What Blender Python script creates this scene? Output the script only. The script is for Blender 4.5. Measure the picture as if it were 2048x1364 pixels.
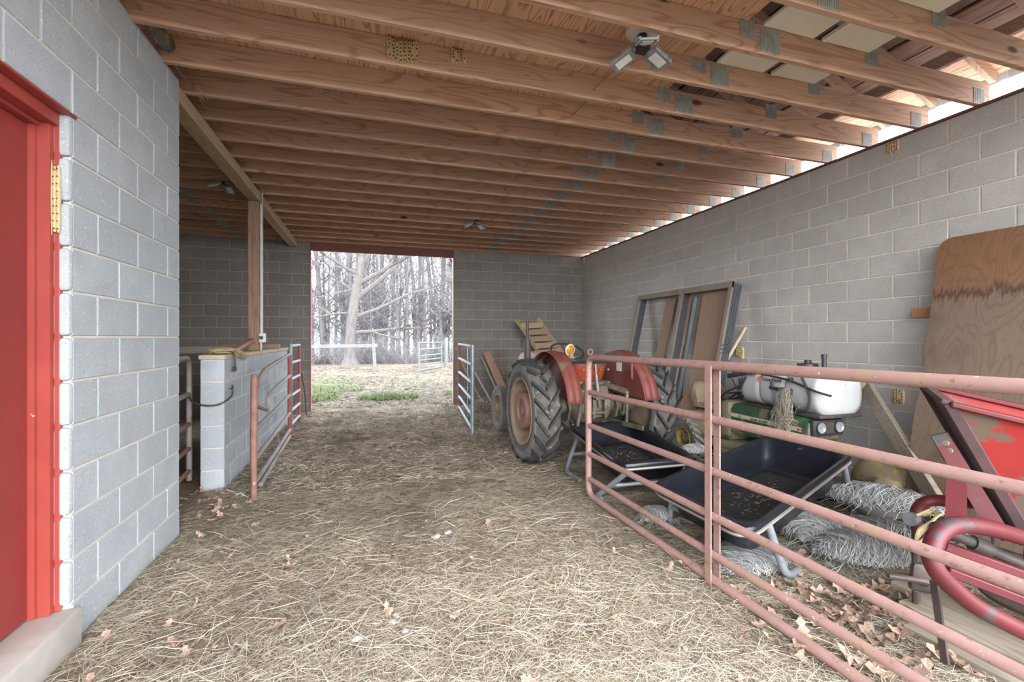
import bpy, bmesh, math, random
import numpy as np
from mathutils import Vector, Matrix, noise, Euler
random.seed(7); rng = np.random.default_rng(7)
for o in list(bpy.data.objects): bpy.data.objects.remove(o)
SC = bpy.context.scene; COL = SC.collection
H = 1.39                                   # eye height
# ------------------------------------------------------------------ camera, sky, exposure
cd = bpy.data.cameras.new('camera'); cam = bpy.data.objects.new('camera', cd); COL.objects.link(cam)
cam.location = (0, 0, H); cam.rotation_euler = (math.pi/2, 0, -math.radians(17.2348))
cd.sensor_width = 36; cd.sensor_fit = 'HORIZONTAL'; cd.lens = 15.968; cd.shift_y = -0.00319; cd.clip_start = .05; cd.clip_end = 400
SC.camera = cam
W = bpy.data.worlds.new('overcast_sky'); SC.world = W; W.use_nodes = True
nt = W.node_tree; nt.nodes.clear()
out = nt.nodes.new('ShaderNodeOutputWorld'); bg = nt.nodes.new('ShaderNodeBackground')
tc = nt.nodes.new('ShaderNodeTexCoord'); sx = nt.nodes.new('ShaderNodeSeparateXYZ'); rp = nt.nodes.new('ShaderNodeValToRGB')
nt.links.new(tc.outputs['Generated'], sx.inputs[0]); nt.links.new(sx.outputs['Z'], rp.inputs[0])
rp.color_ramp.elements[0].position = 0.0; rp.color_ramp.elements[0].color = (.84, .90, .97, 1)
rp.color_ramp.elements[1].position = .7; rp.color_ramp.elements[1].color = (.80, .90, 1.0, 1)
nt.links.new(rp.outputs[0], bg.inputs[0]); nt.links.new(bg.outputs[0], out.inputs[0])
bg.inputs[1].default_value = 2.2
sl = bpy.data.lights.new('front_fill', 'SUN'); sl.energy = 2.2; sl.angle = math.radians(80); sl.color = (1.0, .97, .93)  # broad soft fill added to brighten the interior; the sky is overcast
so = bpy.data.objects.new('front_fill', sl); COL.objects.link(so); so.location = (5, -12, 8)
so.rotation_euler = (Vector((-.02, 1.0, -.38))).to_track_quat('-Z', 'Y').to_euler()
vs = SC.view_settings; vs.view_transform = 'Standard'; vs.look = 'None'; vs.gamma = 1; vs.use_curve_mapping = False
vs.exposure = 2.12

# ------------------------------------------------------------------ material helpers
def newmat(name):
    m = bpy.data.materials.new(name); m.use_nodes = True
    n = m.node_tree; b = n.nodes['Principled BSDF']; return m, n, b
def N(n, t, **kw):
    x = n.nodes.new(t)
    for k, v in kw.items(): setattr(x, k, v)
    return x
def coords(n, scale=(1, 1, 1), rnd=True):
    tc = N(n, 'ShaderNodeTexCoord'); mp = N(n, 'ShaderNodeMapping'); mp.inputs['Scale'].default_value = scale
    if rnd:
        oi = N(n, 'ShaderNodeObjectInfo'); ml = N(n, 'ShaderNodeVectorMath', operation='SCALE')
        ml.inputs[0].default_value = (37.1, 53.7, 29.3); n.links.new(oi.outputs['Random'], ml.inputs['Scale'])
        ad = N(n, 'ShaderNodeVectorMath', operation='ADD'); n.links.new(tc.outputs['Object'], ad.inputs[0]); n.links.new(ml.outputs[0], ad.inputs[1])
        n.links.new(ad.outputs[0], mp.inputs[0])
    else: n.links.new(tc.outputs['Object'], mp.inputs[0])
    return mp.outputs[0]
def tex(n, vec, scale, detail=4, rough=.6, dist=0):
    t = N(n, 'ShaderNodeTexNoise'); t.inputs['Scale'].default_value = scale; t.inputs['Detail'].default_value = detail
    t.inputs['Roughness'].default_value = rough; t.inputs['Distortion'].default_value = dist
    n.links.new(vec, t.inputs['Vector']); return t.outputs['Fac']
def ramp(n, fac, stops, const=False):
    r = N(n, 'ShaderNodeValToRGB'); e = r.color_ramp.elements
    while len(e) < len(stops): e.new(.5)
    for q, (p, c) in zip(e, stops): q.position = p; q.color = (*c, 1) if len(c) == 3 else c
    if const: r.color_ramp.interpolation = 'CONSTANT'
    n.links.new(fac, r.inputs[0]); return r.outputs[0]
def mix(n, fac, a, b, mode='MIX'):
    m = N(n, 'ShaderNodeMix', data_type='RGBA', blend_type=mode)
    if isinstance(fac, (int, float)): m.inputs[0].default_value = fac
    else: n.links.new(fac, m.inputs[0])
    for i, v in ((6, a), (7, b)):
        if isinstance(v, tuple): m.inputs[i].default_value = (*v, 1)
        else: n.links.new(v, m.inputs[i])
    return m.outputs[2]
def math_(n, op, a, b=0.0):
    m = N(n, 'ShaderNodeMath', operation=op)
    for i, v in ((0, a), (1, b)):
        if isinstance(v, (int, float)): m.inputs[i].default_value = v
        else: n.links.new(v, m.inputs[i])
    return m.outputs[0]
def bump(n, b, h, strength=.3, dist=.01):
    u = N(n, 'ShaderNodeBump'); u.inputs['Strength'].default_value = strength; u.inputs['Distance'].default_value = dist
    n.links.new(h, u.inputs['Height']); n.links.new(u.outputs[0], b.inputs['Normal'])
BW0, BW1 = (0, 0, 0), (1, 1, 1)
def plain(name, c1, c2=None, scale=6, rough=.6, metal=0, bs=.15, bsc=40, spots=None, stretch=(1, 1, 1), rvar=0.0, coat=0):
    """two-tone worn surface; spots = [(colour, scale, threshold), ...] of dirt, rust or chips"""
    m, n, b = newmat(name); v = coords(n, stretch)
    c2 = c2 or tuple(x*.8 for x in c1)
    col = mix(n, ramp(n, tex(n, v, scale), [(.35, BW0), (.65, BW1)]), c1, c2)
    for (sc_, ss, th) in (spots or []):
        col = mix(n, ramp(n, tex(n, v, ss, 6, .65), [(th, BW0), (th+.05, BW1)]), col, sc_)
    if rvar:
        oi = N(n, 'ShaderNodeObjectInfo'); f = math_(n, 'ADD', math_(n, 'MULTIPLY', oi.outputs['Random'], rvar), 1-rvar/2)
        cc = N(n, 'ShaderNodeCombineColor'); [n.links.new(f, cc.inputs[i]) for i in range(3)]
        col = mix(n, 1.0, col, cc.outputs[0], 'MULTIPLY')
    n.links.new(col, b.inputs['Base Color']); b.inputs['Roughness'].default_value = rough; b.inputs['Metallic'].default_value = metal
    if coat: b.inputs['Coat Weight'].default_value = coat; b.inputs['Coat Roughness'].default_value = .25
    if bs: bump(n, b, tex(n, v, bsc, 4), bs, .004)
    return m
def cmu(name, base, tint):
    m, n, b = newmat(name); v = coords(n)
    oi = N(n, 'ShaderNodeObjectInfo')
    col = mix(n, oi.outputs['Random'], base, tint)
    col = mix(n, ramp(n, tex(n, v, 3.5, 3), [(.38, BW0), (.7, BW1)]), col, tuple(x*.82 for x in base))
    sp = tex(n, v, 130, 3, .7)
    col = mix(n, ramp(n, sp, [(.30, BW1), (.40, BW0)]), col, tuple(x*.42 for x in base))
    col = mix(n, ramp(n, tex(n, v, 90, 2, .6), [(.62, BW0), (.7, BW1)]), col, tuple(min(1, x*1.25) for x in base))
    n.links.new(col, b.inputs['Base Color']); b.inputs['Roughness'].default_value = .92; b.inputs['Specular IOR Level'].default_value = .2
    bump(n, b, sp, .5, .006); return m
def wood(name, light, dark, axis=0, ring=9, knots=True, rough=.72, contrast=.75, stain=None, fine=1.0, gscale=1.0):
    """plain-sawn grain: contour lines of a stretched noise, with fibres and knots along `axis`"""
    st = [6.0*gscale]*3; st[axis] = .55*gscale
    m, n, b = newmat(name); v = coords(n, tuple(st))
    h = tex(n, v, 1.0, 2, .45, .3)
    s = math_(n, 'SINE', math_(n, 'MULTIPLY', h, ring*12.0))
    g = ramp(n, s, [(0.0, BW0), (.55, (.12,)*3), (1, BW1)])
    fs = [70.0]*3; fs[axis] = 2.0
    v2 = coords(n, tuple(fs)); fb = tex(n, v2, 1.0, 3, .6)
    col = mix(n, math_(n, 'MULTIPLY', g, contrast), light, dark)
    col = mix(n, math_(n, 'MULTIPLY', ramp(n, fb, [(.45, BW0), (.75, BW1)]), .45*fine), col, tuple(x*.62 for x in light))
    lo = tex(n, coords(n, tuple(.5*x for x in st)), .7, 3)
    col = mix(n, math_(n, 'MULTIPLY', ramp(n, lo, [(.42, BW0), (.68, BW1)]), .5), col, tuple(x*.72 for x in light))
    if knots:
        ks = [3.0]*3; ks[axis] = 1.25
        vo = N(n, 'ShaderNodeTexVoronoi'); vo.inputs['Scale'].default_value = 1.0; n.links.new(coords(n, tuple(ks)), vo.inputs['Vector'])
        col = mix(n, ramp(n, vo.outputs['Distance'], [(.045, BW1), (.085, BW0)]), col, tuple(x*.28 for x in dark))
    if stain: col = mix(n, math_(n, 'MULTIPLY', ramp(n, tex(n, coords(n), 1.3, 4), [(.52, BW0), (.62, BW1)]), .7), col, stain)
    oi = N(n, 'ShaderNodeObjectInfo'); f = math_(n, 'ADD', math_(n, 'MULTIPLY', oi.outputs['Random'], .36), .82)
    cc = N(n, 'ShaderNodeCombineColor'); [n.links.new(f, cc.inputs[i]) for i in range(3)]
    col = mix(n, 1.0, col, cc.outputs[0], 'MULTIPLY')
    n.links.new(col, b.inputs['Base Color']); b.inputs['Roughness'].default_value = rough; b.inputs['Specular IOR Level'].default_value = .3
    bump(n, b, fb, .25, .003); return m
def vcolmat(name, rough=.85, trans=0):
    m, n, b = newmat(name); a = N(n, 'ShaderNodeVertexColor'); a.layer_name = 'Col'
    n.links.new(a.outputs['Color'], b.inputs['Base Color']); b.inputs['Roughness'].default_value = rough
    b.inputs['Specular IOR Level'].default_value = .25; return m

MT = {}
MT['cmu_daylit'] = cmu('cmu_daylit', (.455, .485, .51), (.40, .428, .45))  # same block, with the cool daylight tint put into its colour
MT['cmu'] = cmu('cmu', (.49, .46, .42), (.425, .40, .37))
MT['cmu_shaded'] = cmu('cmu_shaded', (.255, .242, .222), (.205, .195, .18))  # darker copy of the block: shade deep in the barn painted in
MT['mortar'] = plain('mortar', (.70, .62, .53), (.62, .55, .47), 8, .95, 0, .4, 90)
MT['mortar_shaded'] = plain('mortar_shaded', (.47, .41, .34), (.40, .35, .29), 8, .95, 0, .4, 90)  # darker copy of the mortar, carrying the same painted shade
MT['joist'] = wood('joist_pine', (.49, .31, .215), (.30, .155, .095), 0, 8, True)
MT['ply'] = wood('plywood', (.58, .36, .23), (.31, .145, .07), 1, 11, False, contrast=.9, gscale=.8)
MT['plyold'] = wood('old_plywood', (.205, .145, .105), (.14, .088, .056), 2, 9, False, contrast=.5, stain=(.13, .085, .06), gscale=.7)
MT['deck'] = wood('roof_boards', (.27, .155, .11), (.13, .07, .05), 1, 7, True)
MT['beam'] = wood('beam_timber', (.56, .40, .26), (.40, .25, .14), 1, 5, True, contrast=.45)
MT['post'] = wood('post_timber', (.29, .185, .125), (.18, .10, .065), 2, 6, True, contrast=.6)
def zoned(m, z, c):
    """weather line: above height z the sheet keeps its own orange tone"""
    n = m.node_tree; b = n.nodes['Principled BSDF']; old = b.inputs['Base Color'].links[0].from_socket; tc = N(n, 'ShaderNodeTexCoord'); sp = N(n, 'ShaderNodeSeparateXYZ'); n.links.new(tc.outputs['Object'], sp.inputs[0])
    w = math_(n, 'ADD', sp.outputs['Z'], math_(n, 'MULTIPLY', tex(n, coords(n, (1, 14, 1.2), False), 2.0, 4), .35)); f = ramp(n, math_(n, 'MULTIPLY', math_(n, 'SUBTRACT', w, z+.10), 6.0), [(0, BW0), (.35, (.85,)*3), (1, BW1)])
    n.links.new(mix(n, f, old, mix(n, 1.0, old, c, 'MULTIPLY')), b.inputs['Base Color'])
    e = ramp(n, math_(n, 'ABSOLUTE', math_(n, 'SUBTRACT', w, z+.11)), [(.0, (.45, .32, .28)), (.05, BW1)]); o2 = b.inputs['Base Color'].links[0].from_socket; n.links.new(mix(n, 1.0, o2, e, 'MULTIPLY'), b.inputs['Base Color'])
zoned(MT['plyold'], 1.80, (1.15, .82, .60))
MT['board'] = wood('leaning_board', (.37, .235, .165), (.27, .16, .105), 2, 5, False, contrast=.35)
MT['cap'] = wood('cap_board', (.58, .46, .33), (.42, .30, .20), 1, 6, False, contrast=.4)
MT['grey_wood'] = wood('weathered_wood', (.34, .285, .225), (.19, .15, .115), 0, 8, True, contrast=.6)
MT['crate_wood'] = wood('rack_wood', (.43, .315, .20), (.29, .20, .125), 0, 5, False, contrast=.4)
MT['header'] = wood('header_board', (.17, .075, .055), (.12, .05, .038), 0, 5, False, contrast=.4)
MT['foam'] = plain('foam_panel', (.78, .74, .62), (.72, .66, .53), 3, .8, 0, .05)
MT['galv_plate'] = plain('nail_plate', (.40, .40, .37), (.28, .285, .27), 18, .6, .15, .3, 160)
MT['galv'] = plain('galvanized', (.33, .36, .385), (.24, .265, .285), 14, .48, .45, .1, 60, [((.27, .17, .11), 5, .66)])
MT['red_door'] = plain('red_door', (.27, .034, .030), (.23, .03, .026), 3, .45, 0, .05, 60, [((.7, .5, .45), 34, .73)])
MT['red_frame'] = plain('red_frame', (.36, .062, .048), (.31, .05, .04), 4, .42, 0, .05, 60, [((.75, .5, .45), 30, .72)])
MT['concrete'] = plain('concrete', (.50, .46, .42), (.42, .38, .35), 6, .9, 0, .35, 70)
MT['mud'] = plain('mud_nest', (.64, .48, .27), (.52, .37, .19), 40, .95, 0, .5, 90)
MT['pink'] = plain('faded_red_tube', (.34, .20, .178), (.28, .155, .138), 9, .6, 0, .12, 80, [((.31, .195, .145), 9, .52), ((.20, .115, .09), 28, .585), ((.50, .50, .47), 45, .65)])
MT['rust_tube'] = plain('rusty_tube', (.29, .15, .11), (.20, .10, .075), 12, .75, 0, .3, 80, [((.42, .36, .32), 9, .64)])
MT['grey_tube'] = plain('grey_tube', (.33, .30, .285), (.25, .215, .195), 8, .6, .2, .15, 80, [((.28, .14, .09), 6, .64)])
MT['red_tube'] = plain('dull_red_tube', (.33, .09, .075), (.26, .07, .06), 8, .6, 0, .1)
MT['rubber'] = plain('tyre_rubber', (.022, .023, .026), (.042, .040, .038), 10, .75, 0, .3, 60, [((.20, .165, .12), 7, .60)])
MT['carcass'] = plain('tyre_carcass', (.12, .105, .085), (.055, .053, .052), 6, .85, 0, .4, 50, [((.24, .20, .145), 9, .60)])
MT['sidewall'] = plain('dusty_sidewall', (.20, .19, .175), (.14, .135, .128), 5, .85, 0, .2, 50)
MT['dusty_tyre'] = plain('dusty_tyre', (.21, .185, .15), (.13, .115, .10), 9, .9, 0, .3, 50)
MT['t_red'] = plain('tractor_red', (.20, .052, .04), (.155, .042, .033), 5, .6, 0, .08, 60, [((.16, .12, .075), 4, .58), ((.09, .045, .035), 11, .66), ((.36, .22, .19), 24, .70)])
MT['t_seat'] = plain('seat_red', (.34, .06, .025), (.28, .05, .02), 6, .5, 0, .08, 60, [((.12, .06, .04), 7, .68)])
MT['t_pink'] = plain('faded_hood', (.52, .40, .37), (.45, .32, .30), 5, .65, 0, .05)
MT['rim_red'] = plain('rim_red', (.29, .15, .125), (.22, .105, .085), 8, .7, 0, .15, 60, [((.24, .15, .09), 7, .6)])
MT['rim_rust'] = plain('rim_rust', (.32, .23, .16), (.24, .165, .11), 8, .8, 0, .2)
MT['grease'] = plain('greasy_casting', (.13, .105, .075), (.075, .062, .046), 7, .7, 0, .5, 30, [((.20, .22, .11), 5, .58), ((.24, .16, .10), 11, .64)])
MT['dark_iron'] = plain('dark_iron', (.05, .045, .045), (.09, .06, .05), 12, .6, .2, .2)
MT['stack'] = plain('stack_metal', (.075, .065, .07), (.11, .08, .075), 10, .6, .2, .2)
MT['chrome'] = plain('bright_steel', (.55, .54, .52), (.40, .38, .35), 14, .3, .85, .05)
MT['amber'] = plain('amber_lens', (.50, .21, .03), (.38, .15, .025), 30, .2, 0, .1)
MT['tub'] = plain('black_poly', (.008, .010, .017), (.013, .015, .021), 5, .30, 0, .05, 30, [((.07, .065, .06), 6, .68)])
MT['tub_rail'] = plain('tub_rail', (.33, .29, .24), (.27, .25, .235), 6, .55, .2, .05)
MT['debris'] = plain('feed_debris', (.016, .014, .014), (.009, .009, .011), 12, .8, 0, .6, 60, [((.14, .11, .085), 60, .63)])
MT['poly'] = plain('white_poly', (.47, .475, .48), (.40, .40, .40), 4, .45, 0, .05, 20, [((.30, .27, .23), 3.4, .62)])
MT['black'] = plain('black_plastic', (.022, .022, .024), (.035, .034, .034), 20, .5, 0, .05)
MT['green'] = plain('dusty_green', (.022, .095, .048), (.04, .075, .042), 5, .55, 0, .08, 60, [((.18, .145, .095), 3.6, .46)])
MT['dust'] = plain('dusty_fender', (.27, .23, .155), (.20, .17, .115), 5, .85, 0, .15, 60, [((.10, .17, .08), 4, .64)])
MT['yellow'] = plain('dusty_yellow', (.30, .22, .035), (.20, .155, .05), 7, .6, 0, .1, 60, [((.17, .135, .085), 7, .48)])
MT['seat_y'] = plain('dusty_seat', (.27, .21, .13), (.21, .165, .10), 6, .8, 0, .1, 60, [((.62, .45, .03), 5, .63)])
MT['cream'] = plain('cream_strip', (.62, .55, .42), (.52, .45, .33), 10, .6, 0, 0)
MT['glass'] = plain('lamp_glass', (.40, .42, .43), (.28, .30, .31), 40, .12, .3, .1)
MT['hop_red'] = plain('hopper_red', (.21, .004, .003), (.17, .004, .003), 4, .75, 0, .06, 60, [((.075, .048, .03), 4.2, .47)])
MT['hop_in'] = plain('hopper_inside', (.11, .008, .012), (.08, .008, .01), 4, .5, 0, .06)
MT['hop_dark'] = plain('hopper_edge', (.04, .022, .024), (.07, .028, .03), 8, .6, 0, .2)
MT['sp_red'] = plain('spreader_red', (.105, .010, .014), (.08, .010, .013), 6, .5, 0, .06, 60, [((.055, .035, .04), 5, .56), ((.20, .08, .09), 25, .69)])
MT['frame_tan'] = plain('frame_face', (.27, .215, .17), (.21, .165, .13), 6, .7, 0, .1, stretch=(1, 1, .3))
MT['frame_grey'] = plain('frame_track', (.062, .068, .08), (.085, .092, .105), 9, .6, 0, .1)
MT['pipe_blue'] = plain('blue_grey_pipe', (.17, .20, .215), (.13, .15, .165), 6, .6, 0, .05)
MT['yard_galv'] = plain('yard_galv', (.15, .165, .17), (.11, .12, .125), 14, .6, .2, .1)
MT['cable'] = plain('tan_cable', (.30, .22, .15), (.24, .17, .11), 20, .7, 0, 0)
MT['cord_y'] = plain('yellow_cord', (.45, .37, .18), (.28, .22, .12), 15, .6, 0, 0)
MT['white_paint'] = plain('white_ceramic', (.70, .66, .60), (.60, .55, .50), 10, .4, 0, .05)
MT['led'] = plain('led_face', (.78, .76, .70), (.70, .68, .62), 20, .5, 0, .05)
MT['alu'] = plain('grey_alu', (.30, .32, .33), (.22, .24, .25), 20, .5, .3, .1)
MT['white_metal'] = plain('white_metal', (.72, .76, .82), (.64, .68, .74), 5, .4, .1, .05)
MT['roof_metal'] = plain('roof_metal', (.25, .25, .25), None, 5, .6, .2, 0)
MT['twine'] = plain('white_twine', (.44, .44, .435), (.33, .32, .30), 30, .9, 0, .6, 160, [((.36, .29, .20), 8, .66)], rvar=.2)
MT['stone'] = plain('pale_stone', (.42, .41, .39), (.33, .31, .295), 12, .9, 0, .4, 40, rvar=.35)
MT['leaf'] = plain('dead_leaf', (.36, .235, .165), (.27, .17, .12), 14, .8, 0, .2, 40, [((.43, .33, .26), 10, .52)], rvar=.75)
MT['bark'] = plain('bark', (.145, .135, .141), (.115, .106, .111), 12, .95, 0, .5, 20, stretch=(1, 1, .3), rvar=.3)  # far trunks paled in place of haze over the woods
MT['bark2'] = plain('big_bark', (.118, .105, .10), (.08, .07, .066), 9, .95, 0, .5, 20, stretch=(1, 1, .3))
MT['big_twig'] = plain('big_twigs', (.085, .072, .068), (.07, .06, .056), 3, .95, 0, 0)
MT['twig'] = plain('twigs', (.20, .186, .193), (.17, .157, .164), 3, .95, 0, 0, rvar=.3)  # pale tone stands in for haze among the far trees
MT['fence_wood'] = plain('fence_wood', (.15, .155, .145), (.115, .12, .115), 6, .9, 0, .2)
MT['straw'] = vcolmat('straw'); MT['grass'] = vcolmat('grass_blades', .7)
MT['sticker'] = plain('white_sticker', (.72, .70, .66), None, 8, .5, 0, 0)
MT['text_dark'] = plain('dark_lettering', (.03, .028, .025), None, 8, .5, 0, 0)
MT['orange'] = plain('orange_mark', (.72, .16, .03), None, 8, .5, 0, 0)
MT['orange_wood'] = wood('orange_board', (.44, .23, .10), (.33, .15, .06), 1, 5, False, contrast=.4)

def ground_mat(name, cols, patches, sc=1.0):
    m, n, b = newmat(name); v = coords(n, (1, 1, 1), False)
    f = tex(n, v, 18*sc, 8, .75)
    col = ramp(n, f, [(.3, cols[0]), (.48, cols[1]), (.6, cols[2]), (.75, cols[3])])
    for (c, s, t, a) in patches:
        col = mix(n, math_(n, 'MULTIPLY', ramp(n, tex(n, v, s, 5, .65), [(t, BW0), (t+.08, BW1)]), a), col, c)
    n.links.new(col, b.inputs['Base Color']); b.inputs['Roughness'].default_value = .95; b.inputs['Specular IOR Level'].default_value = .15
    bump(n, b, tex(n, v, 34*sc, 8, .75), .9, .03); return m
MT['floor'] = ground_mat('hay_dirt_floor', [(.11, .085, .06), (.27, .21, .15), (.36, .29, .215), (.46, .39, .30)], [((.16, .115, .08), 1.6, .56, .6), ((.42, .36, .27), 2.3, .58, .5)])
MT['yard'] = ground_mat('yard_ground', [(.07, .05, .04), (.12, .095, .075), (.16, .135, .112), (.21, .18, .15)], [((.21, .17, .12), .35, .50, .75), ((.17, .155, .145), .8, .6, .6)], .6)

# ------------------------------------------------------------------ geometry helpers
class MB:
    def __init__(s): s.v = []; s.f = []
    def add(s, vs, fs):
        k = len(s.v); s.v += [tuple(x) for x in vs]; s.f += [tuple(i+k for i in f) for f in fs]; return s
    def hexa(s, p):                     # 8 points: bottom 4 ccw, top 4 ccw
        return s.add(p, [(3, 2, 1, 0), (4, 5, 6, 7), (0, 1, 5, 4), (1, 2, 6, 5), (2, 3, 7, 6), (3, 0, 4, 7)])
    def box(s, lo, hi, mtx=None, ch=0):
        (x0, y0, z0), (x1, y1, z1) = lo, hi
        if ch:
            bm = bmesh.new(); bmesh.ops.create_cube(bm, size=1)
            for v in bm.verts: v.co = Vector(((x0+x1)/2+v.co.x*(x1-x0), (y0+y1)/2+v.co.y*(y1-y0), (z0+z1)/2+v.co.z*(z1-z0)))
            bmesh.ops.bevel(bm, geom=list(bm.edges), offset=ch, segments=2 if ch > .008 else 1, affect='EDGES', profile=.5)
            bm.verts.index_update()
            p = [v.co.copy() for v in bm.verts]; f = [[v.index for v in q.verts] for q in bm.faces]; bm.free()
            if mtx: p = [mtx @ q for q in p]
            return s.add(p, f)
        p = [Vector(q) for q in ((x0, y0, z0), (x1, y0, z0), (x1, y1, z0), (x0, y1, z0), (x0, y0, z1), (x1, y0, z1), (x1, y1, z1), (x0, y1, z1))]
        if mtx: p = [mtx @ q for q in p]
        return s.hexa(p)
    def bar(s, a, b, w, t, up=(0, 0, 1), ch=0):  # rectangular bar from a to b; w across, t along `up`
        a, b = Vector(a), Vector(b); d = b-a; L = d.length; d.normalize(); u = Vector(up); u = (u-d*u.dot(d)).normalized(); r = d.cross(u)
        m = Matrix((( r.x, d.x, u.x, a.x), (r.y, d.y, u.y, a.y), (r.z, d.z, u.z, a.z), (0, 0, 0, 1)))
        return s.box((-w/2, 0, -t/2), (w/2, L, t/2), m, ch)
    def tube(s, pts, r, n=8, closed=False, caps=True):
        P = [Vector(p) for p in pts]; m = len(P); rs = r if hasattr(r, '__len__') else [r]*m
        T = []
        for i in range(m):
            a = P[(i-1) % m] if closed or i else P[0]; b = P[(i+1) % m] if closed or i < m-1 else P[-1]
            t = b-a; T.append(t.normalized() if t.length > 1e-9 else Vector((0, 0, 1)))
        u = T[0].orthogonal().normalized(); vs = []; fs = []
        for i in range(m):
            u = u-T[i]*u.dot(T[i]); u = u.normalized() if u.length > 1e-6 else T[i].orthogonal().normalized(); w = T[i].cross(u)
            for k in range(n):
                a = 2*math.pi*k/n; vs.append(P[i]+(u*math.cos(a)+w*math.sin(a))*rs[i])
        for i in range(m if closed else m-1):
            for k in range(n):
                j = (i+1) % m; fs.append((i*n+k, i*n+(k+1) % n, j*n+(k+1) % n, j*n+k))
        if caps and not closed: fs.append(tuple(range(n-1, -1, -1))); fs.append(tuple((m-1)*n+k for k in range(n)))
        return s.add(vs, fs)
    def lathe(s, prof, n=32, axis='X', c=(0, 0, 0), closed=False, ang=(0, 2*math.pi), cap=False):
        c = Vector(c); vs = []; fs = []; m = len(prof); full = abs(ang[1]-ang[0]-2*math.pi) < 1e-6; K = n if full else n+1
        for k in range(K):
            a = ang[0]+(ang[1]-ang[0])*k/n; ca, sa = math.cos(a), math.sin(a)
            for (x, r) in prof:
                p = {'X': (x, r*ca, r*sa), 'Y': (r*ca, x, r*sa), 'Z': (r*ca, r*sa, x)}[axis]; vs.append(c+Vector(p))
        for k in range(n):
            k2 = (k+1) % K
            for j in range(m if closed else m-1):
                j2 = (j+1) % m; fs.append((k*m+j, k2*m+j, k2*m+j2, k*m+j2))
        if cap and full: fs.append(tuple(k*m for k in range(K))); fs.append(tuple(k*m+m-1 for k in range(K-1, -1, -1)))
        return s.add(vs, fs)
    def loft(s, rings, capa=True, capb=True):
        n = len(rings[0]); vs = [p for r in rings for p in r]; fs = []
        for i in range(len(rings)-1):
            for k in range(n): fs.append((i*n+k, i*n+(k+1) % n, (i+1)*n+(k+1) % n, (i+1)*n+k))
        if capa: fs.append(tuple(range(n-1, -1, -1)))
        if capb: fs.append(tuple((len(rings)-1)*n+k for k in range(n)))
        return s.add(vs, fs)
    def mesh(s, name, mat, smooth=False):
        me = bpy.data.meshes.new(name); me.from_pydata(s.v, [], s.f)
        bm = bmesh.new(); bm.from_mesh(me); bmesh.ops.recalc_face_normals(bm, faces=bm.faces); bm.to_mesh(me); bm.free()
        me.materials.append(MT[mat])
        if smooth:
            for p in me.polygons: p.use_smooth = True
            try: me.set_sharp_from_angle(angle=math.radians(smooth if smooth is not True else 40))
            except Exception: pass
        return me
    def build(s, name, mat, parent=None, smooth=False, **kw):
        o = link(name, s.mesh(name, mat, smooth), parent)
        for k, v in kw.items(): o[k] = v
        return o
def origin(o):                              # world base of the thing an object belongs to
    p = Vector((0, 0, 0))
    while o: p += Vector(o.location) if o.get('_abs') else Vector((0, 0, 0)); o = o.parent
    return p
def link(name, data, parent=None, loc=None, rot=None, local=False):
    """mesh data in world coordinates unless loc is given or local is True"""
    o = bpy.data.objects.new(name, data); COL.objects.link(o)
    if loc is not None: o.location = loc
    if rot is not None: o.rotation_euler = rot
    if parent:
        o.parent = parent
        if not local:
            M = Matrix.Identity(4); p = parent; chain = []
            while p: chain.append(p); p = p.parent
            for q in reversed(chain): M = M @ q.matrix_parent_inverse @ q.matrix_basis
            o.matrix_parent_inverse = M.inverted()
    return o
def tag(o, label=None, cat=None, group=None, kind=None):
    if label: o['label'] = label
    if cat: o['category'] = cat
    if group: o['group'] = group
    if kind: o['kind'] = kind
    return o
def thing(name, loc, label, cat, group=None, rz=0):
    o = bpy.data.objects.new(name, None); o.empty_display_size = .1; COL.objects.link(o); o.location = loc; o.rotation_euler = (0, 0, rz)
    return tag(o, label, cat, group)
def dup(root, loc, rz=0, label=None):
    r = root.copy(); COL.objects.link(r); r.location = loc; r.rotation_euler = (0, 0, rz)
    if label: r['label'] = label
    def rec(a, b):
        for ch in list(a.children):
            if ch == r: continue
            c = ch.copy(); COL.objects.link(c); c.parent = b; c.matrix_parent_inverse = ch.matrix_parent_inverse.copy(); rec(ch, c)
    rec(root, r); return r
def struct(name, label=None):
    o = bpy.data.objects.new(name, None); COL.objects.link(o); o['kind'] = 'structure'
    if label: o['label'] = label
    return o
def smooth_path(pts, k=6, closed=False):     # Catmull-Rom
    P = [Vector(p) for p in pts]; out = []; m = len(P)
    for i in range(m if closed else m-1):
        a, b, c, d = (P[(i-1) % m] if closed or i else P[0]*2-P[1]), P[i], P[(i+1) % m], (P[(i+2) % m] if closed or i < m-2 else P[-1]*2-P[-2])
        for j in range(k):
            t = j/k; out.append(.5*((2*b)+(c-a)*t+(2*a-5*b+4*c-d)*t*t+(3*b-a-3*c+d)*t**3))
    if not closed: out.append(P[-1])
    return out
def fillet(pts, r, k=5):                     # polyline with rounded corners
    P = [Vector(p) for p in pts]; out = [P[0]]
    for i in range(1, len(P)-1):
        a, b, c = P[i-1], P[i], P[i+1]; u = (a-b); w = (c-b); q = min(r, u.length*.45, w.length*.45); s, e = b+u.normalized()*q, b+w.normalized()*q
        for j in range(k+1): t = j/k; out.append(s*(1-t)**2+b*2*t*(1-t)+e*t*t)
    out.append(P[-1]); return out

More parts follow.
